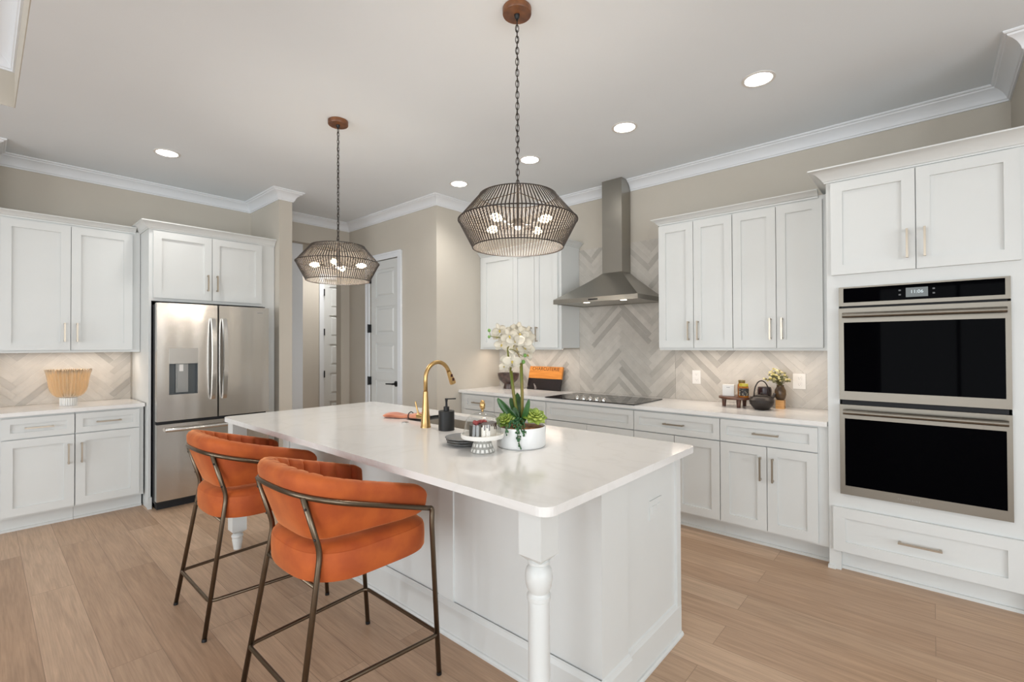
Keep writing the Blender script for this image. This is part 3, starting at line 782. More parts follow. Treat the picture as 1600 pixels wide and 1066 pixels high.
# carcass open beneath the sink
box(bm, il(bx0), il(SK[0]-.05), iy(by0), iy(by1), .0, bz1); box(bm, il(SK[1]+.05), il(bx1), iy(by0), iy(by1), 0, bz1)
box(bm, il(SK[0]-.05), il(SK[1]+.05), iy(by0), iy(by1), 0, .62)
box(bm, il(SK[0]-.05), il(SK[1]+.05), iy(by0), iy(1.80), .62, bz1); box(bm, il(SK[0]-.05), il(SK[1]+.05), iy(by1-.02), iy(by1), .62, bz1)
link('island_body', bm, M['paint'], isl)
# battens and corner pilasters (applied trim)
bm = NB()
for a, b in ((-1.845, -1.735), (bx0-.001, bx0+.10), (-2.80, -2.69)): link('panel_batten', bx(il(a), il(b), iy(by0-.008), iy(by0), 0, bz1), M['paint'], isl, bevel=.001)
box(bm, il(bx1), il(bx1+.012), iy(by0), iy(1.727), 0, bz1)
link('corner_pilaster', bm, M['paint'], isl, bevel=.001)
link('panel_batten', bx(il(bx1), il(bx1+.012), iy(by1-.045), iy(by1), 0, bz1), M['paint'], isl, bevel=.001)
prb = [(0, 0), (.024, 0), (.024, .010), (.019, .018), (.013, .020), (.013, .142), (.009, .150), (.006, .160), (0, .166)]
bm = NB(); sweep_profile(bm, [(il(bx1), iy(by1)), (il(bx1), iy(1.729)), (il(bx1+.012), iy(1.727)), (il(bx1+.012), iy(by0-.008)), (il(bx0), iy(by0-.008)), (il(bx0), iy(by1))][::-1][::1], [(-u, z) for u, z in prb])
link('base_moulding', bm, M['paint'], isl, smooth=25)
def turned_leg(x, y):
    hw = .045
    root_loc = (il(x), iy(y), 0)
    bm = NB()
    zt = ZT-CT-.001; zb = .735
    def sq(z0, z1, h):
        box(bm, -h, h, -h, h, z0, z1)
    sq(zb, zt, hw)
    # chamfered shoulder
    a = [bm.verts.new((sx*hw, sy*hw, zb)) for sx, sy in ((-1, -1), (1, -1), (1, 1), (-1, 1))]; b_ = [bm.verts.new((sx*hw*.52, sy*hw*.52, zb-.022)) for sx, sy in ((-1, -1), (1, -1), (1, 1), (-1, 1))]
    for q in range(4): bm.faces.new((a[q], a[(q+1) % 4], b_[(q+1) % 4], b_[q]))
    prof = [(.020, .735), (.030, .720), (.036, .716), (.036, .708), (.028, .703), (.040, .690), (.0445, .672), (.0445, .655), (.040, .632), (.032, .616), (.033, .612), (.0385, .606), (.0385, .594), (.033, .590),
            (.0345, .58), (.0350, .40), (.0345, .285), (.036, .280), (.0385, .274), (.0385, .264), (.030, .258), (.028, .250), (.036, .235)]
    lathe(bm, prof, n=36)
    sq(.130, .236, hw)
    a = [bm.verts.new((sx*hw, sy*hw, .130)) for sx, sy in ((-1, -1), (1, -1), (1, 1), (-1, 1))]; b_ = [bm.verts.new((sx*hw*.55, sy*hw*.55, .112)) for sx, sy in ((-1, -1), (1, -1), (1, 1), (-1, 1))]
    for q in range(4): bm.faces.new((a[q], a[(q+1) % 4], b_[(q+1) % 4], b_[q]))
    lathe(bm, [(.022, .13), (.024, .108), (.030, .102), (.036, .096), (.037, .086), (.032, .078), (.033, .06), (.026, .02), (.024, 0)], n=36)
    return link('leg', bm, M['paint'], isl, root_loc, smooth=35)
turned_leg(-.945, 1.188); turned_leg(-3.612, 1.192)
outlet('white outlet low-contrast against the end panel of the island', (bx1+.0005, 2.0, .674), RZ, .118, .085, m=M['paint'])
# undermount sink
snk = thing('undermount_sink', 'stainless undermount sink in the island', 'sink', ((SK[0]+SK[1])/2, (SK[2]+SK[3])/2, ZT-CT-.001))
sw, sh, sd = (SK[1]-SK[0])/2+.008, (SK[3]-SK[2])/2+.008, .22
bm = NB(); t_ = .004
box(bm, -sw-t_, -sw, -sh-t_, sh+t_, -sd, -.001); box(bm, sw, sw+t_, -sh-t_, sh+t_, -sd, -.001)
box(bm, -sw, sw, -sh-t_, -sh, -sd, -.001); box(bm, -sw, sw, sh, sh+t_, -sd, -.001); box(bm, -sw, sw, -sh, sh, -sd-t_, -sd)
link('basin', bm, steel('sink_steel', (.70, .66, .60), .42, (40, 1, 1), bump=0), snk)
bm = NB(); lathe(bm, [(.045, -sd+.0005), (.045, -sd+.003), (.03, -sd+.003), (.028, -sd+.001)], n=24); link('drain', bm, M['chrome'], snk, smooth=True)

# faucet
fa = thing('kitchen_faucet', 'brushed gold gooseneck kitchen faucet at the island sink', 'faucet', (-2.275, 1.778, ZT))
bm = NB(); lathe(bm, [(.031, .0005), (.031, .006), (.029, .010), (.0255, .05), (.0205, .11), (.0165, .17), (.0145, .215)], n=28); link('faucet_body', bm, M['gold'], fa, smooth=60)
bm = NB(); pts = [(0, 0, .212), (0, 0, .285)]
cyc, rr_ = .094, .094
for k in range(1, 17):
    a_ = PI-k*(R(158))/16; pts.append((0, cyc+rr_*math.cos(a_), .290+rr_*math.sin(a_)*1.05))
tube(bm, pts, .0125, 16); link('gooseneck', bm, M['gold'], fa, smooth='all')
e_ = Vector(pts[-1]); dd = (Vector(pts[-1])-Vector(pts[-2])).normalized()
bm = NB(); tube(bm, [e_, e_+dd*.02, e_+dd*.075, e_+dd*.085], [.0135, .0155, .0205, .0195], 18); sp = link('spray_head', bm, M['gold'], fa, smooth=40)
n_ = Vector((1, -.35, .1)).normalized()
bm = NB()
for t_ in (.028, .055):
    c_ = e_+dd*t_+Vector((.0165+.004*(t_/.055), -.003, 0)); 
    box(bm, c_.x-.002, c_.x+.0025, c_.y-.006, c_.y+.007, c_.z-.009, c_.z+.009)
link('spray_button', bm, mat('button_brown', (.05, .012, .01), .3), fa, bevel=.002)
bm = NB(); tube(bm, [(-.015, 0, .060), (-.072, -.004, .062)], .0155, 16); tube(bm, [(-.060, -.004, .066), (-.068, -.010, .10), (-.080, -.015, .150)], [.006, .0055, .0045], 10)
link('lever', bm, M['gold'], fa, smooth=40)
bt = thing('air_switch', 'small round steel air-switch button on the island left of the faucet', 'button', (-2.515, 1.80, ZT))
bm = NB(); lathe(bm, [(.022, .0005), (.022, .003), (.014, .0035), (.013, .007), (0, .007)], n=24); link('button', bm, M['chrome'], bt, smooth=True)
# soap dispenser
sd_ = thing('soap_dispenser', 'matte black soap dispenser with pump beside the gold faucet', 'dispenser', (-2.110, 1.800, ZT))
bm = NB(); prism(bm, [(.046*math.cos(2*PI*k/24+.2), .046*math.sin(2*PI*k/24+.2)) for k in range(24)], .0005, .112); 
link('bottle', bm, mat('black_resin', (.009, .009, .009), .5), sd_, smooth=30, bevel=.003)
bm = NB(); lathe(bm, [(.0165, .112), (.0165, .136), (.007, .137), (.006, .16), (.0085, .178), (.0085, .184), (0, .184)], n=20); tube(bm, [(0, 0, .180), (.055*.66, .055*.75, .181)], .0035, 8)
link('pump', bm, M['blackm'], sd_, smooth=35)

# rolled towel
tw = thing('hand_towel', 'folded terracotta hand towel held by a black ring on the island', 'towel', (-2.665, 1.915, ZT), R(18))
bm = NB(); nu, nv = 34, 20; prev = None
for i in range(nu+1):
    t = i/nu; x = -.150+.300*t
    waist = 1-.55*math.exp(-((t-.60)/.10)**2)
    hw = (.052*waist+.006) * (1 if t > .02 else .9); hh = (.019*(1-.10*waist)+.004*math.sin(9*t)) * (.82 if t < .5 else 1.0)
    ring = []
    for k in range(nv):
        a_ = 2*PI*k/nv; rp = 1+.07*math.sin(5*a_+3*t)
        ring.append(bm.verts.new((x, hw*math.cos(a_)*rp+.012*math.sin(2.2*t), max(.0008, hh+hh*math.sin(a_)*rp))))
    if prev:
        for k in range(nv): bm.faces.new((prev[k], prev[(k+1) % nv], ring[(k+1) % nv], ring[k]))
    else: bm.faces.new(ring)
    prev = ring
bm.faces.new(prev)
M['towel'] = noise_color(mat('terracotta_cloth', (.62, .22, .12), .9, 0, Sheen_Weight=.3), (.52, .17, .09), (.70, .28, .16), sc_=14, bump=.4, bdist=.003)
link('cloth', bm, M['towel'], tw, smooth='all')
bm = NB(); pts = [(.034+.0, .030*math.cos(2*PI*k/28)+.010, .0195+.0235*math.sin(2*PI*k/28)) for k in range(28)]
tube(bm, [(p[0], p[1], max(p[2], .0035)) for p in pts], .0033, 8, closed=True); link('napkin_ring', bm, M['blackm'], tw, smooth='all')

# plates
M['plate'] = mat('charcoal_stoneware', (.17, .172, .175), .25)
for k in range(3):
    bm = NB(); r_ = .1 if k == 2 else .098-.004*(2-k)
    lathe(bm, [(0, .0), (.045, .0), (.05, .003), (r_*.88, .007), (r_, .0125), (r_, .0150), (r_*.86, .0105), (.055, .006), (0, .006)], n=44)
    o = link('dinner_plate', bm, M['plate'], None, (-1.735+.002*k, 1.60-.001*k, ZT+.0006+.0125*k), smooth=50)
    tag(o, ('lowest', 'middle', 'topmost')[k]+' dark grey plate of the stack beside the cake stand', 'plate', 'stacked grey plates')

# cake stand, dome, cake
CSX, CSY = -1.553, 1.541
cs = thing('cake_stand', 'white ceramic cake stand with a patterned foot on the island', 'cake stand', (CSX, CSY, ZT))
M['ceram'] = mat('white_ceramic', (.78, .76, .72), .22)
bm = NB(); lathe(bm, [(.020, .060), (.085, .064), (.097, .067), (.100, .074), (.100, .084), (.096, .086), (.094, .076), (.06, .0735), (0, .0735)], n=48); link('plate', bm, M['ceram'], cs, smooth=40)
def foot_mat():
    m = mat('grey_foot_glaze', (.36, .35, .32), .4); t, N, L, b = nt(m)
    tc = N.new('ShaderNodeTexCoord'); sp_ = N.new('ShaderNodeSeparateXYZ'); at = N.new('ShaderNodeMath'); at.operation = 'ARCTAN2'
    L.new(tc.outputs['Object'], sp_.inputs[0]); L.new(sp_.outputs[1], at.inputs[0]); L.new(sp_.outputs[0], at.inputs[1])
    cb = N.new('ShaderNodeCombineXYZ'); a1 = N.new('ShaderNodeMath'); a1.operation = 'MULTIPLY'; a1.inputs[1].default_value = 16/(2*PI); L.new(at.outputs[0], a1.inputs[0])
    z1 = N.new('ShaderNodeMath'); z1.operation = 'MULTIPLY'; z1.inputs[1].default_value = 42; L.new(sp_.outputs[2], z1.inputs[0])
    L.new(a1.outputs[0], cb.inputs[0]); L.new(z1.outputs[0], cb.inputs[1])
    br = N.new('ShaderNodeTexBrick'); br.offset = .5; br.inputs['Scale'].default_value = 1; br.inputs['Brick Width'].default_value = 1; br.inputs['Row Height'].default_value = 1.0
    br.inputs['Mortar Size'].default_value = .27; br.inputs['Mortar Smooth'].default_value = .4
    br.inputs['Color1'].default_value = (.80, .78, .74, 1); br.inputs['Color2'].default_value = (.80, .78, .74, 1); br.inputs['Mortar'].default_value = (.33, .32, .29, 1)
    L.new(cb.outputs[0], br.inputs['Vector']); L.new(br.outputs['Color'], b.inputs['Base Color']); return m
bm = NB(); lathe(bm, [(.055, .0006), (.0555, .006), (.050, .020), (.040, .050), (.037, .062)], n=48); link('foot', bm, foot_mat(), cs, smooth=40)
dm = thing('glass_dome', 'clear glass cake dome with a gold pineapple knob', 'dome', (CSX, CSY, ZT+.0862-.010))
bm = NB(); prof = [(.084, .0005), (.083, .012)]
for k in range(0, 13):
    a_ = PI/2*k/12; prof.append((.076*math.cos(a_)+.0001 if k < 12 else 0, .052+.056*math.sin(a_)))
inner = [(max(r-.0022, 0), z-.0018 if z > .05 else z) for r, z in reversed(prof)]
prof = [(r*1.06, z) for r, z in prof]; lathe(bm, prof, n=48, close=False)
def clear_glass():
    m = bpy.data.materials.new('dome_glass'); m.use_nodes = True; N, L = m.node_tree.nodes, m.node_tree.links
    for n in list(N): N.remove(n)
    o = N.new('ShaderNodeOutputMaterial'); tr = N.new('ShaderNodeBsdfTransparent'); gl = N.new('ShaderNodeBsdfGlossy'); gl.inputs['Roughness'].default_value = .02
    tr.inputs[0].default_value = (.95, .96, .96, 1); lw_ = N.new('ShaderNodeLayerWeight'); lw_.inputs[0].default_value = .5; pw = N.new('ShaderNodeMath'); pw.operation = 'POWER'; pw.inputs[1].default_value = 3.5; L.new(lw_.outputs['Facing'], pw.inputs[0]); lw = N.new('ShaderNodeMath'); lw.operation = 'MULTIPLY_ADD'; lw.inputs[1].default_value = .6; lw.inputs[2].default_value = .05; L.new(pw.outputs[0], lw.inputs[0])
    m2 = N.new('ShaderNodeMixShader'); L.new(lw.outputs[0], m2.inputs[0]); L.new(tr.outputs[0], m2.inputs[1]); L.new(gl.outputs[0], m2.inputs[2]); L.new(m2.outputs[0], o.inputs[0])
    return m
M['domeglass'] = clear_glass()
link('dome_shell', bm, M['domeglass'], dm, smooth='all')
bm = NB(); lathe(bm, [(.004, .107), (.006, .112), (.004, .116), (.009, .122), (.0125, .132), (.0125, .142), (.009, .152), (.004, .160), (0, .163)], n=16)
for k in range(26):
    z = .120+.038*(k/25); a_ = k*2.4; rr2 = .0112*math.sqrt(max(.1, 1-((z-.138)/.024)**2))
    bmesh.ops.create_icosphere(bm, subdivisions=1, radius=.0034, matrix=Matrix.Translation((rr2*math.cos(a_), rr2*math.sin(a_), z)))
link('knob', bm, M['gold'], dm, smooth='all')
ck_ = thing('cake', 'dripped cake with berries under the glass dome', 'cake', (CSX, CSY, ZT+.0745))
def sector(bm, r, z0, z1, a0, a1, n=28, mi=0):
    pts = [(0, 0)]+[(r*math.cos(a0+(a1-a0)*k/n), r*math.sin(a0+(a1-a0)*k/n)) for k in range(n+1)]
    prism(bm, pts, z0, z1, mi)
ca = math.atan2(-CSY, -CSX)     # direction of the camera seen from the stand
bm = NB(); sector(bm, .062, .0005, .058, ca-R(5), ca+R(135)); link('icing', bm, mat('vanilla_icing', (.74, .68, .60), .5), ck_)
bm = NB(); sector(bm, .0615, .0005, .052, ca+R(137), ca+R(353)); link('sponge', bm, noise_color(mat('chocolate_sponge', (.035, .03, .022), .35), (.02, .02, .016), (.10, .09, .07), scale=(40, 40, 2), sc_=1.2), ck_)
bm = NB(); sector(bm, .0628, .0585, .0605, ca-R(5), ca+R(135))
for k in range(14):
    a_ = ca-R(2)+R(134)*k/13; ln = (.012, .026, .016, .030, .010)[k % 5]
    c_ = (.0625*math.cos(a_), .0625*math.sin(a_)); box(bm, c_[0]-.0022, c_[0]+.0022, c_[1]-.0022, c_[1]+.0022, .0605-ln, .060)
link('chocolate_drip', bm, mat('chocolate', (.05, .02, .012), .3), ck_)
M['berry'] = mat('red_berry', (.30, .02, .02), .25); rb = random.Random(3)
for k in range(9):
    a_ = ca+R(150)+R(150)*k/8; r0 = .018+.022*rb.random(); bm = NB(); bmesh.ops.create_icosphere(bm, subdivisions=2, radius=.0085+.003*rb.random())
    link('berry', bm, M['berry'], ck_, (r0*math.cos(a_), r0*math.sin(a_), .0595), smooth='all')

# ------------------------------------------------------------------ planter with orchid, succulents, string of pearls
PX, PY = -1.508, 1.762
pot = thing('planter_bowl', 'low round white ceramic planter on the island', 'planter', (PX, PY, ZT))
bm = NB(); lathe(bm, [(0, .0006), (.112, .0006), (.117, .004), (.1195, .012), (.1205, .095), (.1195, .098), (.116, .098), (.115, .080), (0, .080)], n=64); link('pot', bm, mat('matte_white_ceramic', (.80, .80, .79), .3), pot, smooth=40)
bm = NB(); lathe(bm, [(.1148, .0805), (.1148, .088), (.09, .094), (.05, .098), (0, .100)], n=48); link('soil', bm, noise_color(mat('brown_moss', (.20, .09, .035), .9), (.10, .04, .015), (.36, .17, .06), sc_=60, bump=.8, bdist=.01), pot, smooth='all')
rv, fv = Vector((.7475, .664, 0)), Vector((-.664, .7475, 0))
def pt(u, v, z): # u to the right of the photo, v away from camera, z above the counter
    p = rv*u+fv*v; return Vector((p.x, p.y, z))
M['leaf'] = noise_color(mat('orchid_leaf', (.03, .10, .02), .35), (.015, .055, .012), (.05, .15, .035), sc_=12)
M['stem'] = noise_color(mat('orchid_stem', (.16, .20, .03), .5), (.10, .15, .012), (.24, .15, .03), scale=(1, 1, .2), sc_=30)
M['petal'] = mat('orchid_petal', (.88, .84, .74), .55, 0, Subsurface_Weight=.0)
M['bud'] = mat('orchid_bud', (.14, .30, .06), .45)
M['core'] = mat('orchid_core', (.55, .42, .08), .5)
orc = thing('orchid', 'white orchid with two tall stems in the white planter', 'plant', (PX, PY, ZT+.098))
def leaf_mesh(base, tip, width, sag=.02, thick=.0016, n=14, curl=.35, side=None):
    bm = NB(); base, tip = Vector(base), Vector(tip); d = tip-base; L_ = d.length; dn = d.normalized()
    sd2 = dn.cross(Vector((0, 0, 1))) if side is None else Vector(side)
    if sd2.length < .1: sd2 = Vector((1, 0, 0))
    sd2.normalize(); nr = sd2.cross(dn).normalized(); rows = []
    for s in (1, -1):
        for i in range(n+1):
            t = i/n; c = base+d*t+nr*sag*math.sin(PI*t)
            wd = width*(math.sin(PI*min(t*.93+.07, 1))**.55)*.5+.0006
            rows.append([bm.verts.new(c+sd2*wd*q+nr*(curl*wd*abs(q)+s*thick*.5)) for q in (-1, -.5, 0, .5, 1)])
    m_ = n+1
    for off in (0, m_):
        for i in range(n):
            for q in range(4): bm.faces.new((rows[off+i][q], rows[off+i][q+1], rows[off+i+1][q+1], rows[off+i+1][q]))
    for i in range(n):
        for q in (0, 4): bm.faces.new((rows[i][q], rows[i+1][q], rows[m_+i+1][q], rows[m_+i][q]))
    for i in (0, n):
        for q in range(4): bm.faces.new((rows[i][q], rows[i][q+1], rows[m_+i][q+1], rows[m_+i][q]))
    return bm
K = .003126
def px(x, y): # pixel near the planter -> (u, z above local origin)
    return ((x-816.5)*K, 1.4-(y-540)*K-(ZT+.098))
def P2(x, y, v=0):
    g_ = (2.31+v)/2.31; u, z = px(x, y); return pt(u*g_, v, (z+ZT+.098-1.4)*g_+1.4-ZT-.098)
for b_, t_, wd, v_ in (((812, 662), (780, 622), .050, -.02), ((815, 660), (801, 622), .045, .05), ((814, 660), (811, 614), .04, .03), ((818, 664), (829, 624), .028, -.03), ((810, 664), (806, 636), .04, .0)):
    link('leaf', leaf_mesh(P2(b_[0], b_[1], v_*.3), P2(t_[0], t_[1], v_*1.6), wd, .008, side=rv), M['leaf'], orc, smooth='all')
bm = NB(); tube(bm, smooth_path([P2(815, 668, 0), P2(806, 625, .005), P2(801, 580, .01)], .05), [.0085]*100 and .008, 10); link('stem', bm, M['stem'], orc, smooth='all')
bm = NB(); tube(bm, smooth_path([P2(818, 668, .0), P2(818.5, 620, 0), P2(817, 568, 0)], .05), .0078, 10); link('stem', bm, M['stem'], orc, smooth='all')
bm = NB()
tube(bm, smooth_path([P2(817, 572), P2(814, 556), P2(808, 548), P2(798, 545), P2(796, 555)], .02), .0022, 8)
tube(bm, smooth_path([P2(797, 558, .0), P2(795.5, 545, .0), P2(799, 531, .0)], .02), .0042, 8)
tube(bm, smooth_path([P2(798, 534), P2(790, 529.5), P2(779, 527), P2(767, 525.5)], .02), .0018, 8)
tube(bm, smooth_path([P2(800, 580, .01), P2(803, 560, .01), P2(806, 540, .01)], .02), .005, 8)
tube(bm, smooth_path([P2(770, 526), P2(767.5, 520), P2(767, 517)], .01), .0014, 6)
tube(bm, smooth_path([P2(813, 553), P2(820, 558), P2(823, 556)], .01), .0014, 6); tube(bm, smooth_path([P2(815, 560), P2(819, 564), P2(820.5, 566)], .01), .0014, 6)
link('flower_spray', bm, M['stem'], orc, smooth='all')
for x, y, r_ in ((767, 516.5, .0075), (766.8, 526.5, .0068), (823, 556, .0085), (820.5, 566, .009)):
    bm = NB(); bmesh.ops.create_uvsphere(bm, u_segments=14, v_segments=10, radius=r_, matrix=Matrix.Translation(P2(x, y, -.012)) @ Matrix.Diagonal((1.1, .9, 1.15, 1))); link('bud', bm, M['bud'], orc, smooth='all')
rf = random.Random(21)
def flower(x, y, v, size, yaw, pitch, roll):
    bm = NB(); n = 8
    def petal(ang, ln, wd, lift):
        d = Vector((math.cos(ang), 0, math.sin(ang))); s = Vector((-math.sin(ang), 0, math.cos(ang))); rows = []
        for i in range(n+1):
            t = i/n; w_ = wd*(math.sin(PI*min(1, t*.86+.10))**.7)
            rows.append([bm.verts.new(d*(ln*t+.002)+s*w_*q+Vector((0, -lift*t*t*ln - .16*w_*abs(q)+.10*ln*t*t, 0))) for q in (-1, -.5, 0, .5, 1)])
        for i in range(n):
            for q in range(4): bm.faces.new((rows[i][q], rows[i][q+1], rows[i+1][q+1], rows[i+1][q]))
    for ang in (90, 210, 330): petal(R(ang), size*.95, size*.33, .12)
    for ang in (8, 172): petal(R(ang), size*1.02, size*.50, .30)
    Mx = Matrix.Translation(P2(x, y, v)) @ Matrix.Rotation(yaw, 4, 'Z') @ Matrix.Rotation(pitch, 4, 'X') @ Matrix.Rotation(roll, 4, 'Y')
    bmesh.ops.solidify(bm, geom=bm.faces[:], thickness=.0008)
    bm.transform(Mx)
    f = link('flower', bm, M['petal'], orc, smooth='all')
    bm = NB(); bmesh.ops.create_uvsphere(bm, u_segments=10, v_segments=8, radius=size*.12, matrix=Matrix.Translation((0, -.005, 0))); bmesh.ops.create_uvsphere(bm, u_segments=8, v_segments=6, radius=size*.09, matrix=Matrix.Translation((0, -.008, -size*.16)))
    bm.transform(Mx); link('flower_centre', bm, M['core'], f, smooth='all')
base_yaw = math.atan2(.664, .7475)     # local -y then faces the camera
for (x, y, v, s_, dy, dp) in ((784, 517, .0, .040, -.5, .2), (803, 519, .01, .042, .2, .3), (815, 523, -.02, .044, .1, .1), (808, 533, -.035, .044, -.1, -.1), (826, 531, .0, .044, .6, .1), (829, 545, .01, .040, .9, -.1), (826, 556, .015, .036, 1.0, -.3),
                          (787, 540, .015, .038, -.4, -.2), (803, 566, -.01, .044, -.1, -.3), (795, 561, .02, .038, -.8, -.4), (817, 543, .02, .042, .3, 0), (793, 527, .03, .036, -.6, .3), (791, 574, .0, .028, -.5, -.5),
                          (799, 526, -.03, .042, -.2, .2), (819, 534, -.03, .044, .3, .0), (811, 546, .01, .042, .1, -.2), (822, 544, -.01, .042, .5, -.1), (800, 540, .02, .040, -.3, .0), (824, 520, .01, .038, .6, .3), (812, 514, .02, .040, .0, .5), (781, 527, .02, .034, -.7, .1), (809, 569, .01, .036, .3, -.4)):
    flower(x, y, v, s_, base_yaw+dy, dp, rf.uniform(-.5, .5))
# succulent rosettes
def rosette(name, label, x, y, v, r0, c1, c2, tilt, group=None):
    root = thing(name, label, 'plant', P2(x, y, v)+Vector((PX, PY, ZT+.098)))
    m = noise_color(mat('succulent_green', c1, .4), c1, c2, sc_=30)
    rn = random.Random(int(x)); bm = NB()
    for lvl in range(6):
        nn = 9-lvl; rr_ = r0*(1-lvl*.15); el = R(8+lvl*14)
        for k in range(nn):
            a_ = 2*PI*k/nn+lvl*.6+rn.uniform(-.1, .1); d = Vector((math.cos(a_)*math.cos(el), math.sin(a_)*math.cos(el), math.sin(el))); s = Vector((-math.sin(a_), math.cos(a_), 0)); nr = d.cross(s)*-1
            wd = rr_*.30; rows = []
            for i in range(6):
                t = i/5; ww = wd*(.45+.9*t-.0*t) if t < .75 else wd*(1.12-(t-.75)*4.2)
                ww = max(ww, .0006); c = d*(rr_*t)+Vector((0, 0, .010+lvl*.004))+nr*(.10*rr_*math.sin(PI*t)*-1)
                rows.append([bm.verts.new(c+s*ww*q+nr*(.0035*(1-abs(q)))*(1 if q == 0 else -.2)) for q in (-1, 0, 1)]+[bm.verts.new(c-nr*.0035)])
            for A_, B_ in zip(rows, rows[1:]):
                for q in range(4): bm.faces.new((A_[q], A_[(q+1) % 4], B_[(q+1) % 4], B_[q]))
            bm.faces.new(rows[-1])
    bm.transform(Matrix.Rotation(tilt[0], 4, rv) @ Matrix.Rotation(tilt[1], 4, fv))
    link('leaves', bm, m, root, smooth=60)
    return root
rosette('succulent', 'large yellow-green succulent rosette at the right of the planter', 837, 656, -.005, .062, (.13, .22, .02), (.36, .44, .08), (R(32), R(8)))
rosette('succulent', 'smaller green succulent rosette at the left of the planter', 793, 660, -.02, .052, (.09, .18, .02), (.28, .36, .06), (R(38), R(-14)))
sp_root = thing('trailing_succulent', 'dark green string-of-pearls trailing over the front of the planter', 'plant', (PX, PY, ZT+.098))
M['pearl'] = noise_color(mat('bead_leaf', (.02, .09, .03), .3), (.01, .06, .02), (.05, .17, .06), sc_=50)
rp = random.Random(9); bm = NB(); bs = NB()
strands = [[(806, 660, -.06), (812, 668, -.105), (813, 676, -.128), (812, 690, -.130), (815, 704, -.130)],
           [(812, 662, -.06), (816, 668, -.100), (818, 677, -.127), (822, 683, -.128)], [(800, 660, -.06), (795, 666, -.095), (792, 674, -.124), (793, 681, -.124)],
           [(803, 658, -.05), (808, 670, -.11), (810, 679, -.128), (812, 694, -.131)], [(808, 655, -.03), (814, 664, -.09), (819, 672, -.12), (824, 679, -.124)], [(798, 656, -.03), (800, 662, -.07), (797, 668, -.10)], [(806, 655, -.03), (809, 660, -.06), (812, 664, -.09), (810, 670, -.115)], [(812, 655, -.04), (820, 660, -.07), (822, 668, -.10)]]
for st in strands:
    P_ = smooth_path([P2(a, b, c) for a, b, c in st], .02, 5); tube(bs, P_, .0010, 6)
    for i in range(len(P_)-1):
        L_ = (P_[i+1]-P_[i]).length; q = max(1, int(L_/.0042))
        for k in range(q):
            c_ = P_[i].lerp(P_[i+1], k/q)+Vector((rp.uniform(-1, 1), rp.uniform(-1, 1), rp.uniform(-1, 1)))*.0062
            rr_ = rp.uniform(.0034, .0052)
            bmesh.ops.create_icosphere(bm, subdivisions=1, radius=rr_, matrix=Matrix.Translation(c_) @ Matrix.Diagonal((1, 1, 1.3, 1)))
link('bead_leaves', bm, M['pearl'], sp_root, smooth='all'); link('stems', bs, M['stem'], sp_root)

